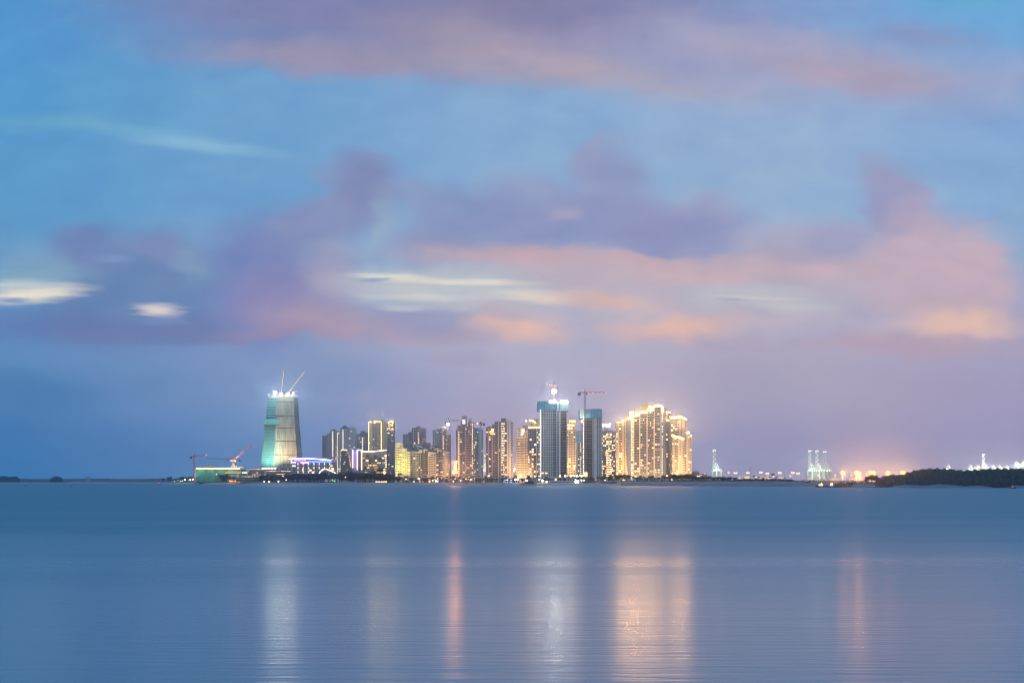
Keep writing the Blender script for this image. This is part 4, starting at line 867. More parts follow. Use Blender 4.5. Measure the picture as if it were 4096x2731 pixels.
for i, (x0, x1, y0, k, lab) in enumerate(VL):
    D = shoreD((x0+x1)/2)+95+(i % 3)*14; t = low('villa', lab, 'villa', D, (x0+x1)/2, 'beach villas'); m = MB(); wm = villam[(0,1,2)[k]]; zt = loc(t,x0,y0)[2]; w_ = loc(t,x1,y0)[0]
    m.box(-w_,w_*.55,0,12,0,zt*.66,wm).box(-w_*.7,w_*.3,1,11,zt*.66+.002,zt-.5,villam[(1,0,3)[k]]).box(w_*.552,w_,2,12,0,zt*.5,villam[i % 5]); m.build('wall', t)
    MB().box(-w_*.78,w_*.38,-1.4,12,zt-.498,zt,trim).box(-w_*1.03,w_*.6,-1.6,1.0-.01,zt*.66+.004,zt*.66+.45,trim).build('roof', t)
    for j in range(6): x = -w_*.9+w_*1.35*(j % 3)/2.6; z = zt*(.08 if j < 3 else .40); lit = rnd.random() < .2; MB().box(x,x+w_*.34,-.12,.1,z,z+zt*.2,rnd.choice(litw) if lit else glass).build('window', t)
    MB().box(-w_*.6,w_*.2,.9,1.1,zt*.72,zt*.88,glass).build('window', t)
m_ = low('beach_pavilion', 'dark boxy pavilion dotted with tiny blue white lights, left of the pier', 'pavilion', shoreD(2030)+55, 2031)
lbox(m_,2012,2050,1914,1931,0,10,mat('blue_grey_panel',(.10,.13,.2),.7),'wall')
for (x,y) in ((2019,1919),(2024,1919),(2040,1919),(2046,1919),(2015,1925),(2019,1926),(2030,1927),(2040,1926),(2046,1926)): lbox(m_,x,x+1.6,y,y+1.6,-.4,.3,em('pale_blue_light',(.6,.8,1),5) if 'pale_blue_light' not in bpy.data.materials else bpy.data.materials['pale_blue_light'],'wall_light')
lbox(m_,2029,2032,1917,1920.5,-.6,.3,LAMPW,'wall_light')
gr = low('shed', 'long grey blue shed roof on the beach below the taller building site tower', 'shed', shoreD(2240)+50, 2240)
lbox(gr,2200,2285,1925,1931,0,8,mat('blue_grey_sheet',(.16,.2,.28),.6),'wall'); m = MB(); m.prism([(loc(gr,2198,1925)[0],loc(gr,0,1925)[2]),(loc(gr,2287,1925)[0],loc(gr,0,1925)[2]),(loc(gr,2280,1923)[0],loc(gr,0,1923)[2]),(loc(gr,2206,1923)[0],loc(gr,0,1923)[2])],-1,9,WM['grey']); m.build('roof',gr)
po2 = low('podium_building', 'long white podium along the foot of the taller building site tower', 'building', 1660, 2260)
m = MB(); lbox(po2,2165,2330,1910,1928,0,26,WM['pale'],mb=m); lbox(po2,2160,2400,1908,1909.9,-2,30,trim,mb=m); lbox(po2,2330,2400,1912,1928,4,20,WM['conc'],mb=m); m.build('wall',po2)
for i in range(22): x = 2170+i*10; lbox(po2,x,x+6,1914,1921,-.3,.25,rnd.choice(litw) if rnd.random() < .4 else glass,'window')
po3 = low('podium_building', 'long podium under the golden crowned complex with lit shop openings', 'building', 1640, 2620)
m = MB(); lbox(po3,2540,2700,1911,1925,0,26,WM['pale'],mb=m); lbox(po3,2536,2704,1909,1910.9,-2,30,trim,mb=m); m.build('wall',po3)
for i in range(15): x = 2546+i*10; lbox(po3,x,x+6,1914,1922,-.3,.25,rnd.choice(litw) if rnd.random() < .4 else glass,'window')
for i,(x,y) in enumerate(((2658,1908),(2677,1908),(2658,1919),(2675,1921),(2730,1904),(2744,1905),(2590,1922),(2610,1923),(2500,1921))):
    pass
ki = low('kiosk', 'small lit kiosk on the bank left of the golden crowned complex', 'kiosk', 1560, 2496)
lbox(ki,2484,2512,1914,1925,0,8,WM['cream'],'wall'); lbox(ki,2481,2515,1912,1913.9,-1.5,11,trim,'roof'); lbox(ki,2490,2500,1917,1923,-.3,.25,litw[1],'lit_window')
gg = low('apartment_block', 'low dark terraced block with rooftop planting, right of the rightmost slim tower', 'apartment block', 1900, 2797)
m = MB(); lbox(gg,2764,2796,1884,1925,0,20,WM['brown'],mb=m); lbox(gg,2796,2829,1894,1925,3,20,WM['taupe'],mb=m)
for y in (1887,1893,1900,1907,1914): lbox(gg,2763,2800,y,y+1.6,-1.5,1.49,WM['grey'],mb=m)
m.build('wall',gg)
for (x,y,mm) in ((2770,1896,litw[0]),(2784,1889,litw[3]),(2790,1903,WHITE),(2796,1903,SMALL),(2802,1898,em('pink_sign',(1,.25,.4),4)),(2818,1893,litw[1]),(2768,1910,litw[1])): lbox(gg,x,x+4,y,y+2.4,-2,.4,mm,'lit_window')

# pier
pr = low('pier', 'dark timber pier with a hut standing in the water in front of the towers', 'pier', 1475, 2115); pr.location.z = 0
wood = mat('dark_timber', (.03,.03,.035), .9); f = lambda x, y: ((x-2115)*S*1475, PZ(y,1475))
MB().box(f(2083,0)[0],f(2148,0)[0],-4,5,f(0,1934.5)[1],f(0,1932.5)[1],wood).build('deck',pr)
m = MB()
for i in range(17): x = f(2084+i*3.9,0)[0]; m.bar((x,-3.5+(i%2)*7,-2),(x+(.2 if i%3 else -.4),-3.5+(i%2)*7,f(0,1934.6)[1]),.18,wood); m.bar((x,-3.5,f(0,1932.4)[1]),(x,-3.5,f(0,1929.8)[1]),.07,wood)
m.bar((f(2083,0)[0],-3.5,f(0,1929.8)[1]),(f(2148,0)[0],-3.5,f(0,1929.8)[1]),.07,wood).build('piles',pr)
m = MB(); m.box(f(2098,0)[0],f(2135,0)[0],-2,4,f(0,1932.45)[1],f(0,1927.5)[1],wood).build('hut',pr)
m = MB(); m.prism([(f(2096,0)[0],f(0,1927.4)[1]),(f(2138,0)[0],f(0,1927.4)[1]),(f(2132,0)[0],f(0,1923)[1]),(f(2103,0)[0],f(0,1923)[1])],-3,5,roofd).build('roof',pr)

# ---------------------------------------------------------------- boats
def boat(label, px, D, L_, m, lm=None, lr=.5, cab=True, z0=0, col=None):
    t = thing('boat', label, 'boat', (PX(px,D), D, z0)); b = MB(); n = 8; hw = L_*.14; pts = []
    for i in range(n+1):
        u = -1+2*i/n; w_ = hw*(1-abs(u)**3)+.05; pts.append((u*L_/2, w_, .25+.35*u*u))
    for (x0,w0,s0),(x1,w1,s1) in zip(pts,pts[1:]):
        b.hexa([(x0,-w0*.5,-.2),(x1,-w1*.5,-.2),(x1,w1*.5,-.2),(x0,w0*.5,-.2),(x0,-w0,L_*.09+s0),(x1,-w1,L_*.09+s1),(x1,w1,L_*.09+s1),(x0,w0,L_*.09+s0)],m)
    b.build('hull', t)
    if cab: MB().box(-L_*.2,L_*.12,-hw*.6,hw*.6,L_*.09+.2,L_*.24,col or WM['pale']).box(-L_*.23,L_*.15,-hw*.7,hw*.7,L_*.24+.002,L_*.25,col or trim).build('cabin', t)
    if lm: MB().bar((0,0,L_*.25),(0,0,L_*.32),.05,steeld).ball((0,-hw*.5,L_*.32),lr,lm).build('boat_lamp', t)
    return t
hullm = mat('dark_boat_hull', (.05,.05,.07), .6); cover = mat('plum_boat_cover', (.11,.07,.11), .8); coverb = mat('slate_boat_cover', (.10,.13,.22), .8)
boat('tiny boat with a round white lamp off the far low shore', 110, 4300, 7, hullm, SMALL, 1.1)
boat('tiny boat with a red lamp off the beach left of the green lit trees', 637, 2450, 6, hullm, REDL, .7)
boat('boat with a red lamp in front of the dark wooded headland', 4050, 900, 4.5, hullm, REDL, .35)
boat('small boat with an orange lamp where the sand bank ends, below the road bridge', 3326, 1080, 7, hullm, em('orange_boat_lamp',(1,.45,.15),8,True), .9)
boat('long boat with orange cabin lights left of the boat below the road bridge', 3285, 1095, 9, hullm, SMALL, .4, col=em('lit_cabin',(1,.6,.25),2.5))
boat('plum coloured covered boat drawn up on the beach right of the brightest shore lamp', 2360, shoreD(2360)+36, 13, cover, None, cab=True, z0=2.6, col=cover)
boat('low slate coloured boat drawn up beside the plum coloured covered boat', 2420, shoreD(2420)+34, 10, coverb, LAMPW, .5, z0=2.5, col=coverb)
boat('low slate coloured boat farthest right on the beach below the orange lit tower', 2452, shoreD(2452)+30, 9, coverb, None, z0=2.6, col=coverb)
boat('two white hulled dinghies side by side at the waterline left of the pier', 2061, shoreD(2061)-6, 3, WM['pale'], None, cab=False).name = 'dinghy'

# ---------------------------------------------------------------- port at the right
pgreen = mat('pale_green_crane_steel', (.52,.60,.50), .5); cream_ = mat('cream_crane_house', (.6,.5,.38), .6)
PG = em('greenish_crane_lamp', (.75,1,.78), 1.8); PW = em('pale_crane_lamp', (1,.88,.62), 2.6)
def sts(label, px, D, ytop, yap, group, up=True, sc_=1.0, lampm=PG, lit=True):
    """ship-to-shore crane seen end on from the side: portal, girder, A-frame, raised or level boom, machinery house"""
    cx = PX(px, D); t = thing('port_crane', label, 'port crane', (cx, D, GZ), group); u = S*D*sc_; f = lambda x, y: (x*u, 0, PZ(y,D)-GZ)
    gy = 1884 if sc_ == 1 else yap+22; z1 = f(0,gy)[2]; lw = 1.6*sc_*D/4500*1.2
    for x in (0, 18, 33, 38)[:4 if sc_ == 1 else 3]:
        b = MB()
        for yy in (-8, 8): b.bar((x*u,yy,0),(x*u,yy,z1),lw,pgreen)
        b.bar((x*u,-8,z1*.5),(x*u,8,z1*.5),lw*.7,pgreen); b.build('leg', t)
    b = MB(); b.box(-2*u,42*u,-3,3,z1,z1+3.4*u,pgreen); b.bar((0,-8,z1*.05),(18*u,-8,z1*.9),lw*.5,pgreen).bar((18*u,-8,z1*.55),(33*u,-8,z1*.55),lw*.5,pgreen).bar((20*u,-8,0),(33*u,-8,z1),lw*.4,pgreen); b.build('girder', t)
    MB().box(12*u,38*u,-5,5,z1+3.42*u,z1+9*u,cream_).build('machinery_house', t)
    ap = (14*u, 0, f(0,yap)[2]); b = MB()
    for yy in (-6, 6): b.bar((3*u,yy,z1+3*u),(ap[0],yy*.3,ap[2]),lw*.8,pgreen).bar((20*u,yy,z1+3*u),(ap[0],yy*.3,ap[2]),lw*.8,pgreen)
    b.bar((5*u,0,z1+12*u),(19*u,0,z1+12*u),lw*.5,pgreen); b.build('a_frame', t)
    b = MB(); b.bar(ap,(41*u,0,z1+4*u),.35,pgreen).bar(ap,(30*u,0,z1+9*u),.3,pgreen)
    if not up: b.bar(ap,(-16*u,0,z1+3*u),.35,pgreen).bar(ap,(-9*u,0,z1+3*u),.35,pgreen)
    b.build('stays', t)
    b = MB()
    if up:
        zt = f(0,ytop)[2]
        for x in (2.5, 12):
            b.bar((x*u+1*u,-3,z1+3*u),(x*u,-3,zt-4),lw*.8,pgreen)
        k = z1+8*u
        while k < zt-14: b.bar((3*u,-3,k),(12.5*u,-3,k+10),lw*.4,pgreen).bar((3*u,-3,k),(12.5*u,-3,k),lw*.4,pgreen); k += 13
        b.bar((2.5*u,-3,zt-4),(5*u,-3,zt),lw*.8,pgreen).bar((12*u,-3,zt-4),(9*u,-3,zt),lw*.8,pgreen).bar((5*u,-3,zt),(9*u,-3,zt),lw*.8,pgreen)
    else: b.box(-24*u,-2.01*u,-2,2,z1+.3,z1+3*u,pgreen)
    b.build('boom', t)
    L2 = []
    if up: L2 += [(3,ytop+3,PW),(11,ytop+3,PW)]+[(4+(i % 2)*7,ytop+10+i*9,lampm) for i in range(6)]
    L2 += [(14,yap+1,REDL)]+[(6,gy-4,WHITE if lit else PW),(16,gy-2,PW),(26,gy-3,PW),(35,gy-2,lampm)]+[(17+(i%2),gy+6+i*6,lampm) for i in range(5)]+[(19+i*2,yap+8+i*6,lampm) for i in range(4)]
    for (x, y, mm) in L2: q = f(x,y); MB().ball((q[0],-9,q[2]),1.55*D/4500*(1.3 if mm is PW else 1),mm,seg=6,rings=4).build('crane_lamp', t)
    q = f(10,gy-10); lamp(t,'POINT',(q[0],-40,q[2]),(1,.95,.75),160000 if lit else 60000,radius=3)
    return t
PGp = 'port cranes'
sts('lone port crane with its boom raised, between the skyline and the field of lamp posts', 2848, 4500, 1798, 1848, PGp)
sts('leftmost of the three port cranes standing close together, boom raised', 3230, 4500, 1800, 1851, PGp)
sts('middle one of the three port cranes standing close together, boom raised', 3258, 4560, 1801, 1853, PGp)
sts('rightmost of the three port cranes standing close together, its raised boom unlit', 3290, 4620, 1804, 1850, PGp, lit=False, lampm=pgreen)
sts('pale lit port crane seen through the gap right of the slim grey green tower', 1928, 4300, 1820, 1846, PGp)
sts('pale lit port crane half hidden left of the short dark tower', 2050, 4300, 1835, 1852, PGp, up=False)
for (x, y, up, lab) in ((3781,1857,0,'isolated port crane top at the left end of the crane row over the wooded headland'),(3870,1857,0,'port crane top with long stays, second in the crane row over the wooded headland'),(3901,1859,0,'red lit port crane top left of the raised boom over the wooded headland'),
  (3926,1852,1,'port crane with a raised boom towering over the wooded headland'),(3961,1859,0,'port crane top directly right of the raised boom over the wooded headland'),(3988,1860,0,'port crane top in the middle of the row of three right of the raised boom'),(4015,1860,0,'port crane top just left of the two big cranes at the picture edge'),
  (4055,1844,0,'big port crane top over the wooded headland, second from the picture edge'),(4082,1844,0,'big port crane top over the wooded headland at the picture edge')):
    sts(lab, x, 5200, 1815 if up else 0, y, PGp, up=bool(up), sc_=.72, lampm=PW)

def street_lamp(label, px, y, yb, D, r, m, group, twin=False, watts=0, col=(1,.45,.12)):
    t = thing('street_lamp', label, 'street lamp', (PX(px,D), D, PZ(yb,D)), group); z = PZ(y,D)-PZ(yb,D)
    MB().bar((0,0,0),(0,0,z),.35,PALEP,.18,n=6).build('pole', t)
    if twin:
        b = MB().bar((-r*1.6,0,z),(r*1.6,0,z),.25,PALEP); b.build('cross_arm', t)
        for s in (-1,1): MB().ball((s*r*1.3,-.6,z),r*.8,m,.6).build('lamp_head', t)
    else: MB().ball((0,-.6,z),r,m,.9).build('lamp_head', t)
    if watts: lamp(t,'POINT',(0,-r*2.5,z),col,watts,radius=r)
    return t
PALEP = mat('galvanised_pole', (.5,.45,.42), .5)
SB = 'big orange lamps on the port road'
for (x, y, r, lab) in ((3370,1891,2.3,'first big orange lamp right of the three port cranes, standing alone'),(3425,1891,2.3,'big orange lamp, left and larger one of the second pair right of the port cranes'),(3437,1894.5,1.8,'smaller orange lamp, right one of the second pair right of the port cranes'),
  (3482,1890,2.0,'left one of the pair of orange lamps above the airy tree'),(3494,1892,2.0,'right one of the pair of orange lamps above the airy tree'),(3551,1891,2.4,'big orange lamp behind the first rise of the wooded headland'),(3608,1890.5,2.1,'left one of the rightmost pair of orange lamps at the wooded headland'),(3617.5,1893,2.3,'right one of the rightmost pair of orange lamps at the wooded headland')):
    street_lamp(lab, x, y, 1926, 2000, r*1.35, SODIUM, SB, watts=300000, col=(1,.38,.08))
SL = 'tall lamp posts of the port'
for (x, y, tw, m_, lab) in ((2914,1889,0,SODIUM,'orange lamp post nearest the lone port crane'),(2942,1891,1,LAMPW,'white twin lamp post, second right of the lone port crane'),(2992,1890,1,LAMPW,'twin lamp post just left of the radio mast'),(3043,1889,1,LAMPW,'twin lamp post in the middle of the port, right of the radio mast'),
  (3069,1893,1,LAMPW,'twin lamp post above the blazing lit sheds'),(3119,1890,1,LAMPW,'twin lamp post above the lit green garden'),(3171,1890,1,LAMPW,'left one of the two lamp posts left of the three port cranes'),(3192,1893,1,LAMPW,'right one of the two lamp posts left of the three port cranes'),
  (3025,1908,0,SODIUM,'short orange lamp between the radio mast and the lit sheds'),(3093,1905,0,SODIUM,'short orange lamp beside the tall palm'),(3161,1903,0,SODIUM,'short orange lamp left of the pair of lamp posts near the port cranes'),(3341,1900,0,SODIUM,'small orange lamp directly right of the three port cranes'),(3405,1900,0,SODIUM,'small orange lamp left of the lit crates'),(3468,1902,0,SODIUM,'small orange lamp left of the airy tree'),(3273,1901,0,SODIUM,'small orange lamp among the legs of the three port cranes')):
    street_lamp(lab, x, y, 1925, 2300, 1.25 if tw else 1.5, m_, SL, twin=bool(tw), watts=5000, col=(1,.6,.3))
t = thing('radio_mast', 'slim unlit radio mast among the port lamp posts', 'mast', (PX(3002,2200),2200,GZ)); z = PZ(1867,2200)-GZ
MB().bar((0,0,0),(0,0,z),.5,PALEP,.3,n=6).build('pole',t); m = MB()
for k in range(4): m.box(-1.4,-.6,-.5,.5,z-12+k*3,z-10+k*3,PALEP).box(.6,1.4,-.5,.5,z-12+k*3,z-10+k*3,PALEP).box(-.6,.6,-.1,.1,z-11.2+k*3,z-11+k*3,PALEP)
m.build('antennas',t)
# lit sheds and gardens of the port
for (x0,x1,y0,lab,hot) in ((2976,3000,1906,'blazing lit shed with a pointed roof left of the radio mast',2),(3006,3019,1915,'orange lit shed just right of the radio mast',0),(3036,3060,1911,'lit shed among bushes right of the short orange lamp',1),(3060,3082,1910,'blazing lit shed below the middle twin lamp posts',2),
  (3108,3136,1912,'lit pavilion with a white canopy right of the tall palm',2),(2953,2962,1909,'small lit shed right of the white twin lamp post',1),(2886,2900,1915,'small lit shed behind the bushes at the lone port crane',0),(3226,3256,1916,'row of lit crates at the foot of the leftmost port crane',2),(3288,3312,1916,'lit crates at the foot of the rightmost port crane',0),(3315,3356,1914,'cluster of white lights right of the port crane feet',2),(3396,3410,1915,'lit crates left of the big paired orange lamps',1),(3412,3442,1913,'lit gantry below the big paired orange lamps',1),(3452,3464,1915,'lit shed left of the airy tree',0)):
    D = 2250; t = low('lit_shed', lab, 'shed', D, (x0+x1)/2, 'lit sheds of the port'); lbox(t,x0,x1,y0+2,1927,2,8,WM['cream'],'wall'); a = loc(t,x0,y0+2); b = loc(t,x1,y0+2)
    MB().prism([(a[0]-.8,a[2]+.002),(b[0]+.8,a[2]+.002),((a[0]+b[0])/2+2,a[2]+1.7),((a[0]+b[0])/2-2,a[2]+1.7)],0,12,trim).build('roof',t)
    n = max(2,int((x1-x0)/4))
    for i in range(n*2):
        x = x0+1+rnd.random()*(x1-x0-3); y = y0+3+rnd.random()*8; lbox(t,x,x+1.6,y,y+1.5,-.3,.4,(litw[0],SMALL,LAMPSTR)[hot] if rnd.random() < .7 else litw[0],'lit_window')
    lamp(t,'POINT',(0,-8,8),(1,.65,.32),(2500,5000,9000)[hot],radius=1)
# viaduct
v = low('road_bridge', 'long low concrete road bridge on piers below the port cranes', 'bridge', 1600, 3350)
lbox(v,3238,3470,1922.5,1928,0,12,WM['taupe'],'deck'); lbox(v,3238,3470,1921,1922.4,-.3,.5,WM['grey'],'parapet')
for x in (3270,3300,3330,3362,3408,3448): lbox(v,x,x+4,1928.1,1940,2,6,WM['taupe'],'pier')
for x in (3276,3306,3334,3368,3380,3392,3414,3426,3438): lbox(v,x,x+9,1930,1932.5,14,.4,litw[3],'under_deck_light')

# ---------------------------------------------------------------- trees
leafm = [mat('dark_foliage', (.018,.032,.032), .8, noise=.3, scale=.4), mat('mid_foliage', (.03,.05,.038), .8, noise=.3, scale=.4)]
litleaf = mat('garden_lit_foliage', (.10,.22,.06), .8); bark = mat('tree_bark', (.05,.04,.035), .9)
def crown_mesh(seed, kind):
    r = random.Random(seed); b = MB(); nb = 9 if kind != 'airy' else 7; clumps = []
    for i in range(nb):
        a = r.random()*6.28; q = r.random()**.6
        clumps.append((math.cos(a)*.36*q, math.sin(a)*.36*q, .50+r.random()*.34 if kind != 'tall' else .35+.6*i/nb, .13+r.random()*.12))
    for (x,y,z,s) in clumps:
        for k in range(70 if kind != 'airy' else 34):
            u = Vector((r.gauss(0,1),r.gauss(0,1),r.gauss(0,.8))); u.normalize(); p = Vector((x,y,z))+u*s*(.55+.5*r.random())
            n = Vector((r.gauss(0,1),r.gauss(0,1),r.gauss(0,1))); n.normalize(); o = n.orthogonal().normalized(); w_ = n.cross(o); L_ = .028+.03*r.random()
            b.poly([p+o*L_, p+w_*L_*.6, p-o*L_, p-w_*L_*.6], leafm[0] if k % 3 else leafm[1])
    return b.mesh('crown')
def trunk_mesh(seed):
    r = random.Random(seed); b = MB(); b.bar((0,0,0),(.01,0,.35),.028,bark,.02,n=6)
    for i in range(5): a = r.random()*6.28; b.bar((.01,0,.3),(math.cos(a)*.25,math.sin(a)*.25,.55+.2*r.random()),.014,bark,.006)
    return b.mesh('trunk')
CR = [crown_mesh(i, 'round') for i in range(5)]+[crown_mesh(11,'tall'),crown_mesh(12,'tall')]; AIRY = [crown_mesh(21,'airy'),crown_mesh(22,'airy')]; TRK = [trunk_mesh(i) for i in range(3)]
def palm_meshes(seed):
    r = random.Random(seed); b = MB()
    for i in range(14):
        a = i*6.283/14+r.random()*.3; up = .06+.16*r.random(); L_ = .24+.06*r.random(); prev = Vector((0,0,.88)); pw = .012
        for k in range(1,6):
            u = k/5; p = Vector((math.cos(a)*L_*u, math.sin(a)*L_*u, .88+up*math.sin(u*2.2)-.20*u*u)); d = Vector((-math.sin(a),math.cos(a),-.25)); w1 = .035*math.sin(min(1,u*1.1)*2.6)+.006
            b.poly([prev-d*pw, prev+d*pw, p+d*w1, p-d*w1], leafm[k % 2]); d2 = Vector((math.sin(a),-math.cos(a),-.5)); b.poly([prev, p, p+d2*w1*1.1, prev+d2*pw*1.1], leafm[0]); prev = p; pw = w1
    t = MB(); t.bar((0,0,0),(.02,0,.45),.018,bark,.014,n=6).bar((.02,0,.45),(0,0,.89),.014,bark,.010,n=6)
    return b.mesh('crown'), t.mesh('trunk')
PM = [palm_meshes(i) for i in range(4)]
def ztop(px): return PZ
def tree(px, ytop, D, label, group, kind='round', wide=1.0, zb=None):
    zb = interp(LANDZ,px)-.2 if zb is None else zb; h = max(2.5, PZ(ytop,D)-zb)
    t = thing('palm_tree' if kind == 'palm' else 'tree', label, 'palm tree' if kind == 'palm' else 'tree', (PX(px,D),D,zb), group, rnd.random()*6.28)
    if kind == 'palm':
        c, k = rnd.choice(PM); s = (h,h,h)
    else:
        c = rnd.choice(AIRY if kind == 'airy' else CR[5:] if kind == 'tall' else CR[:5]); k = rnd.choice(TRK); h *= 1.02; s = (h*wide,h*wide,h)
    inst(c,'crown',t,sc_=s); inst(k,'trunk',t,sc_=s); return t
ZONES = [(690,'left end of the shore, among the green garden lights'),(780,'shore below the left end of the green netted building'),(900,'shore in front of the green netted building'),(1000,'shore behind the orange lit beach bar'),(1100,'shore below the boat shaped pavilion'),(1180,'shore at the foot of the netted tower'),(1290,'shore below the violet banded hotel'),(1360,'shore below the arched canopy'),(1440,'shore below the stepped planted block'),(1560,'shore below the curved dark hotel'),
         (1650,'beach below the yellow lit block'),(1800,'beach villas left of the flaming orange lamp mast'),(1950,'beach villas below the tower with garden terraces'),(2080,'beach left of the pier'),(2300,'podium edge of the taller building site tower'),(2480,'foot of the smaller building site tower'),(2560,'bank left of the golden crowned complex'),(2700,'foot of the golden crowned complex'),(2790,'bank below the rightmost slim tower'),(2900,'bank in front of the lone port crane'),(3000,'bank left of the radio mast'),(3110,'bank below the twin lamp posts'),(3260,'bank left of the road bridge'),(3600,'wooded headland tip')]
def zone(px):
    for z in ZONES:
        if px < z[0]: return z[1]
    return ZONES[-1][1]
TOPP = [(700,1912),(730,1905),(770,1905),(790,1898),(820,1897),(845,1888),(870,1882),(890,1890),(930,1903),(990,1906),(1020,1896),(1060,1892),(1100,1898),(1140,1894),(1180,1890),(1220,1897),(1260,1893),(1290,1889),(1310,1887),(1350,1893),(1380,1886),(1420,1884),(1450,1890),(1490,1885),(1520,1892),(1560,1896),(1590,1902),(1620,1906)]
x = 705.0
while x < 1600:
    for row in range(2):
        px = x+rnd.uniform(-5,5); D = shoreD(px)+(70 if row == 0 else 120)+rnd.uniform(-12,12); y = interp(TOPP,px)+(rnd.uniform(2,12) if row == 0 else rnd.uniform(-2,5)); k = 'tall' if rnd.random() < .18 else 'round'
        tree(px, y, D, ('slender dark tree on the ' if k == 'tall' else 'dark leafy tree on the ' if row else 'low dark leafy tree on the ')+zone(px), 'trees on the '+zone(px), k, 1.25 if k == 'round' else .8)
    x += 11
for px in (650,672,684,1068,1240,1325,1530,1600): tree(px, interp([(640,1914),(690,1906),(1000,1897),(1700,1892)],px), shoreD(px)+55, 'palm tree on the '+zone(px), 'palms on the '+zone(px), 'palm')
x = 1590.0
while x < 2200:
    px = x+rnd.uniform(-4,4); k = 'palm' if rnd.random() < .6 else 'round'; D = shoreD(px)+rnd.choice((58,75,88))
    tree(px, rnd.uniform(1905,1915) if k == 'palm' else rnd.uniform(1909,1918), D, ('palm tree on the ' if k == 'palm' else 'dark bushy tree on the ')+zone(px), ('palms on the ' if k == 'palm' else 'bushy trees on the ')+zone(px), k, 1.1)
    x += 8
x = 2190.0
while x < 2770:
    px = x+rnd.uniform(-4,4); k = 'palm' if rnd.random() < .45 else ('airy' if px > 2480 and rnd.random() < .4 else 'round'); D = shoreD(px)+rnd.choice((90,110,130))
    hi = interp([(2190,1912),(2300,1903),(2400,1902),(2470,1890),(2520,1893),(2560,1900),(2640,1899),(2700,1893),(2770,1890)],px)
    tree(px, hi+rnd.uniform(0,12), D, {'palm':'palm tree at the ','airy':'thin airy tree at the ','round':'dark bushy tree at the '}[k]+zone(px), {'palm':'palms at the ','airy':'airy trees at the ','round':'bushy trees at the '}[k]+zone(px), k, 1.0)
    x += 9
x = 2690.0
while x < 3180:
    for row in range(2):
        px = x+rnd.uniform(-5,5); D = shoreD(px)+(75,105)[row]; hi = interp([(2690,1895),(2740,1893),(2780,1902),(2830,1900),(2870,1903),(2920,1904),(2960,1910),(3000,1912),(3060,1908),(3110,1912),(3150,1916),(3180,1918)],px)
        tree(px, hi+rnd.uniform(0,9), D, 'dark bushy tree on the '+zone(px), 'bushy trees on the '+zone(px), 'airy' if rnd.random() < .15 else 'round', 1.3)
    x += 13
for px, y in ((3092,1894),(3078,1905),(3107,1905),(3139,1908),(3015,1902),(3035,1906)): tree(px, y, shoreD(px)+70, 'tall palm tree beside the short orange lamp' if px == 3092 else 'low palm tree on the '+zone(px), 'palms on the '+zone(px), 'palm')
for px, y, w_ in ((3238,1923,1.3),(3255,1925,1.2),(3154,1915,1)): tree(px, y, shoreD(px)+20, 'round bush on the bank in front of the port crane feet', 'bushes in front of the port crane feet', 'round', w_)
for px, y, k in ((3470,1905,'airy'),(3480,1899,'airy'),(3492,1897,'airy'),(3502,1902,'airy'),(3462,1915,'round'),(3512,1908,'round'),(3474,1901,'round'),(3487,1896,'airy'),(3498,1899,'round'),(3468,1908,'airy')): tree(px, y, 1075, 'airy tree at the tip of the wooded headland, backlit by the orange lamps', 'trees at the tip of the wooded headland', k, 1.0)
for px, y, lab in ((613,1916,'lone small palm at the far left end of the spit'),): tree(px, y, 2900, lab, None, 'palm')
tree(653, 1911, 2620, 'small dark bushy tree standing alone on the spit', None, 'round', .8); tree(677, 1905, 2600, 'taller dark tree standing alone on the spit', None, 'tall', .9)

# lit garden at the left end of the shore
for i,(px,y,r,mm) in enumerate(((699,1925,.9,LAMPSTR),(712,1921,.8,SMALLG),(722,1924,.8,SMALL),(740,1919,1.3,LAMPW),(753,1920,.8,SMALLG),(761,1920,1.2,LAMPW),(772,1918,1.4,LAMPW),(729,1923,.8,SMALL),(815,1917.5,1.5,LAMPW),(865,1898,.8,SMALL),(1057,1927,1.0,LAMPW),(1076,1928,1.1,LAMPW),(1114,1926,1.1,LAMPW),(1145,1920,1.0,SMALL),(1003,1923,.9,SMALL),(1330,1920,.9,SMALLG),(1336,1924,.9,SMALLG),(1382,1909,.8,SMALL),(1132,1905,1.1,LAMPSTR),(1675,1916,1.2,LAMPW),(1718,1926,.9,SMALL),(1744,1925,1.2,em('pale_green_lamp',(.7,1,.75),4)),(1731,1923,.8,SMALL),(1843,1923,.8,SMALL),(1883,1918,.8,SMALL),(1956,1904,.9,SMALL))):
    D = shoreD(px)+48; t = thing('garden_lamp', 'small %s lamp on the %s' % ('green' if mm is SMALLG else 'white' if mm in (LAMPSTR,LAMPW) else 'warm', zone(px)), 'lamp', (PX(px,D),D,GZ-.2), 'garden lamps along the shore'); z = PZ(y,D)-GZ+.2
    MB().bar((0,0,0),(0,0,z),.08,steeld).build('pole',t); MB().ball((0,0,z+r*.5),r,mm).build('lamp_head',t)
    if mm is SMALLG or px < 780: lamp(t,'POINT',(0,-2,z+2),(.5,1,.25) if px < 780 or mm is SMALLG else (1,.8,.5),2200,radius=.5)
FIRE = em('orange_bar_light', (1,.40,.09), 3.5, True); bb = low('beach_bar', 'open beach bar glowing with rows of orange lights on the sand', 'beach bar', shoreD(940)+50, 938)
lbox(bb,906,972,1916.5,1917.6,0,9,WM['brown'],'roof'); lbox(bb,908,970,1917.7,1929,7,.6,WM['brown'],'back_wall')
for k in range(9): x = 908+k*7.6; lbox(bb,x,x+.6,1917.7,1929,.2,.5,wood,'post')
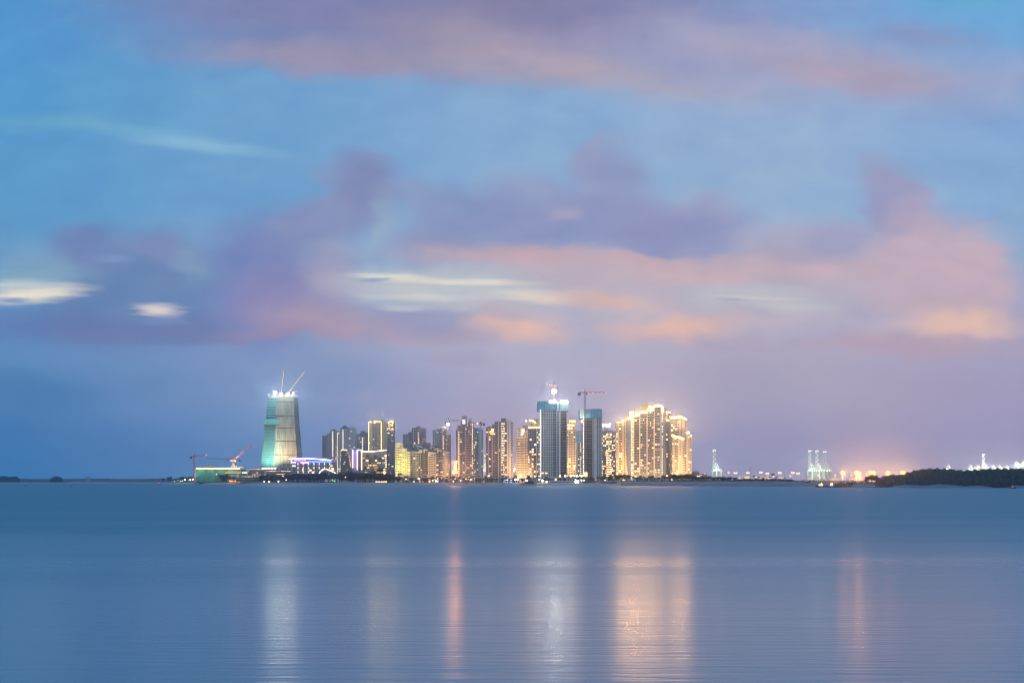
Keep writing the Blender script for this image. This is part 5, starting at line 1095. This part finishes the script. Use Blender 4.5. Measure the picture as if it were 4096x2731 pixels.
for k in range(26): x = 908+rnd.random()*60; y = 1920+rnd.random()*6.5; lbox(bb,x,x+1.2+rnd.random()*1.8,y,y+1.3+rnd.random()*1.2,1+rnd.random()*4,.4,FIRE,'bar_light')
lamp(bb,'POINT',loc(bb,925,1921,-3),(1,.45,.12),5000,radius=1); lamp(bb,'POINT',loc(bb,955,1921,-3),(1,.45,.12),5000,radius=1)
wl = low('light_row', 'row of small white lights at the water edge below the curved dark hotel', 'lights', shoreD(1525)+40, 1525)
MB().bar(loc(wl,1500,1926.5),loc(wl,1550,1926.5),.08,steeld).box(-.1,.1,-.1,.1,0,loc(wl,0,1926.5)[2],steeld).build('rail',wl)
for k in range(14): a = loc(wl,1502+k*3.3,1926); MB().ball((a[0],-.2,a[2]),.6 if k < 12 else .8,SMALL if k % 3 else LAMPSTR).build('lamp_head',wl)
# the flaming orange lamp mast and bright shore lamps
fm = low('lamp_mast', 'flaming orange lamp mast blazing between the cream pier block and the terraced tower', 'lamp mast', 1800, 1820)
MB().bar((0,0,0),loc(fm,1822,1852),.4,steeld).bar(loc(fm,1822,1884),loc(fm,1812,1889),.3,steeld).build('pole',fm)
for (x,y,r) in ((1822,1852,2.2),(1822.5,1861,1.7),(1822,1868,1.8),(1821.5,1875,2.0),(1820,1882,2.3),(1815,1888,2.0),(1823,1888,2.4)): a = loc(fm,x,y); o = MB().ball((a[0],-.8,a[2]),r,SODIUM).build('lamp_head',fm)
lamp(fm,'POINT',loc(fm,1821,1870,-7),(1,.40,.1),320000,radius=3)
for (x,y,r,mm,w_,lab) in ((2307,1926,3.1,WHITE,16000,'brightest white lamp on the shore, below the gap between the building site towers'),(2170,1922,1.8,WHITE,7000,'bright white lamp at the left foot of the taller building site tower'),(2106,1922,1.7,WHITE,7000,'bright white lamp directly above the pier hut'),(2062,1917,1.6,LAMPW,6000,'left one of two white lamps behind the beach left of the pier'),(2070,1917,1.7,LAMPW,6000,'right one of two white lamps behind the beach left of the pier'),
   (2157,1917,1.2,LAMPW,3000,'small lamp at the base of the glowing hoist mast'),(2186,1927,1.4,LAMPW,3000,'low warm lamp right of the bright lamp under the taller building site tower'),(2326,1920,1.0,LAMPW,2000,'left one of two small lamps right of the brightest shore lamp'),(2336,1920,1.0,LAMPW,2000,'right one of two small lamps right of the brightest shore lamp'),(1747,1897,1.4,SODIUM,9000,'orange lamp behind the villas left of the flaming lamp mast'),(1790,1895,1.6,SODIUM,12000,'orange lamp beside the flaming lamp mast, low to its left'),
   (2055,1885,1.9,SODIUM,12000,'golden lamp between the widest brown tower and the short dark tower'),(2082,1899,1.4,LAMPW,5000,'lamp glowing over green shrubs at the short dark tower'),(2104,1683,1.5,LAMPW,0,'lone small lamp floating left of the gold crowned tower top')):
    D = shoreD(x)+(52 if y > 1914 else 170) if y > 1800 else 1850; work_lamp(lab, D, x, y, 1928 if y > 1800 else 1712, r*.75, mm, w_*.5, (1,.9,.7) if mm is not SODIUM else (1,.45,.12), cat='lamp', name='shore_lamp', pole=.12)
for i in range(7):
    px = (2240,2261,2283,2295,2307,2321,2327)[i]; D = 1640; t = thing('street_lamp', 'warm globe lamp on the podium between the two building site towers', 'street lamp', (PX(px,D),D,PZ(1911,D)), 'globe lamps on the podium'); z = PZ(1903,D)-PZ(1911,D)
    MB().bar((0,0,0),(0,0,z),.1,steeld).build('pole',t); MB().ball((0,0,z),1.1,LAMPW).build('lamp_head',t)
t = low('silo', 'left one of two slim towers on the far shore', 'tower', 5200, 345); 
for px, lab in ((345,'left one of two slim towers on the far sand shore'),(356,'right one of two slim towers on the far sand shore')):
    if px != 345: t = low('silo', lab, 'tower', 5200, px)
    t['label'] = lab; w_ = 2.3*S*5200; z = PZ(1905,5200)-GZ
    MB().box(-w_,w_,0,5,0,z*.82,WM['taupe']).build('shaft',t); MB().box(-w_*1.15,w_*1.15,-.5,5.5,z*.822,z,WM['taupe']).build('head',t)

# ---------------------------------------------------------------- woods as masses
def woods(name, label, prof, D0, depth, m, nleaf, seed, yb, leaf=(.5,.9), back=8):
    r = random.Random(seed); b = MB(); x0, x1 = prof[0][0], prof[-1][0]; step = (x1-x0)/90
    dd = lambda px: D0 or shoreD(px)+back
    def hgt(px, v):
        zt = PZ(interp(prof,px)+1.5, dd(px)+depth*.6)
        return -.3+(zt+.3)*math.sin(min(1,v*1.45)*math.pi/2)*(1 if v < .8 else 1-(v-.8)*2.5)+.5*math.sin(px*.21+v*9)*min(1,v*4)+.4*math.sin(px*.47+v*17)*min(1,v*4)
    rows = [0,.02,.08,.18,.32,.5,.68,.85,1]
    for i in range(90):
        for v0, v1 in zip(rows, rows[1:]):
            q = []
            for (i_, v) in ((i,v0),(i+1,v0),(i+1,v1),(i,v1)): px = x0+i_*step; D = dd(px)+depth*v; q.append((PX(px,D), D, hgt(px,v) if v > 0 else -.3))
            b.poly(q, m[0])
    for k in range(nleaf):
        px = r.uniform(x0,x1); v = r.random()**1.3*.8+.015; D = dd(px)+depth*v; c = Vector((PX(px,D)+r.gauss(0,.3), D-.4, hgt(px,v)+r.uniform(-.5,.7)))
        if c.z < .3: continue
        n = Vector((r.gauss(0,1),r.gauss(-.7,1),r.gauss(.5,1))).normalized(); o = n.orthogonal().normalized(); w_ = n.cross(o); L_ = r.uniform(*leaf)
        b.poly([c+o*L_, c+w_*L_*.7, c-o*L_, c-w_*L_*.7], m[k % len(m)])
    return b.build(name, kind='stuff', label=label, cat='woods')
woods('forest', 'dense dark wooded headland filling the right end of the shore', [(3498,1934),(3515,1915),(3540,1907),(3570,1900),(3600,1902),(3640,1890),(3665,1883),(3700,1878),(3740,1876),(3800,1878),(3830,1883),(3860,1885),(3900,1880),(3950,1877),(4000,1876),(4060,1877),(4200,1874),(4700,1870)], None, 130, leafm, 42000, 4, 1948, (.28,.5))
woods('mangrove', 'low dark mangrove strip between the road bridge and the wooded headland', [(3340,1938),(3360,1933),(3400,1931),(3450,1930),(3500,1928)], 1085, 40, leafm, 1500, 5, 1942, (.3,.5))
woods('far_trees', 'dark clump of trees at the left edge on the far shore', [(-120,1908),(-40,1904),(0,1906),(20,1903),(35,1908),(50,1905),(68,1905),(80,1918)], 5350, 60, leafm, 1500, 6, 1930, (1.5,3))
woods('far_trees', 'domed dark clump of trees standing alone on the far left shore', [(200,1920),(208,1909),(220,1904),(236,1905),(248,1914),(252,1922)], 5350, 60, leafm, 900, 7, 1930, (1.5,3))
woods('shrubbery', 'low shrubs spread over the sand bank top', [(2480,1922),(2600,1922),(2760,1919),(2900,1917),(3100,1918),(3180,1921),(3240,1924)], None, 40, leafm, 3500, 8, 1925, (.3,.7), 56).location.z = .0
# floating buoys
for px, y in ((103,1944),(283,1945),(2745,0)):
    if y: D = H/((y-HY)*S); t = MB().ball((0,0,.1),1.0,hullm,.4).bar((0,0,.2),(0,0,1.2),.1,hullm).build('buoy', loc=(PX(px,D),D,0), label='small dark buoy afloat on the %s' % ('far left' if px < 200 else 'water below the two slim far towers'), cat='buoy')

# the outward glare of the brightest lights, which the calm near water mirrors
def glare(t, px, py, col, watts, off=-4, spot=150):
    D = t['D']+off if 'D' in t.keys() else t.location.y
    a = loc(t, px, py, off) if 'D' in t.keys() else None
    lamp(t, 'SPOT', a, col, watts, aim=(a[0], a[1]-100, a[2]-3), radius=3, spot=spot)
for x, y in ((2480,1684),(2500,1682),(2522,1660),(2546,1660),(2573,1648),(2600,1640),(2635,1624)): glare(T['DD'], x, y, (1,.54,.20), 150000)
for x, y in ((2692,1672),(2722,1668),(2744,1730)): glare(T['FF'], x, y, (1,.54,.20), 150000)
glare(T['C'], 1500, 1686, (1,.7,.25), 130000); glare(T['D'], 1562, 1688, (1,.7,.25), 90000); glare(T['W'], 2130, 1690, (1,.62,.24), 70000); glare(T['Y'], 2290, 1690, (1,.62,.24), 70000)
for x, y, w_ in ((2216,1566,25000),(2190,1606,40000),(2218,1606,40000),(2244,1606,50000),(2270,1610,45000),(2162,1700,35000),(2162,1800,25000)): glare(X, x, y, (1,.93,.8), w_)
for x in (1080,1100,1126,1152,1172): glare(net, x, 1572, (.95,.97,.85), 90000, off=-8)
glare(fm, 1821, 1870, (1,.32,.10), 330000); glare(h, 1240, 1840, (.35,.2,1), 60000)
# ---------------------------------------------------------------- evening haze over the bay
if HAZE > 0:
    hm = bpy.data.materials.new('evening_air'); hm.use_nodes = True; nt = hm.node_tree; nt.nodes.clear()
    o = nt.nodes.new('ShaderNodeOutputMaterial'); v = nt.nodes.new('ShaderNodeVolumePrincipled'); nt.links.new(v.outputs[0], o.inputs['Volume'])
    v.inputs['Color'].default_value = (.66,.80,1,1); v.inputs['Density'].default_value = HAZE; v.inputs['Anisotropy'].default_value = HG
    MB().box(-8000,8000,-450,9500,-3,260,hm).build('haze', kind='stuff')
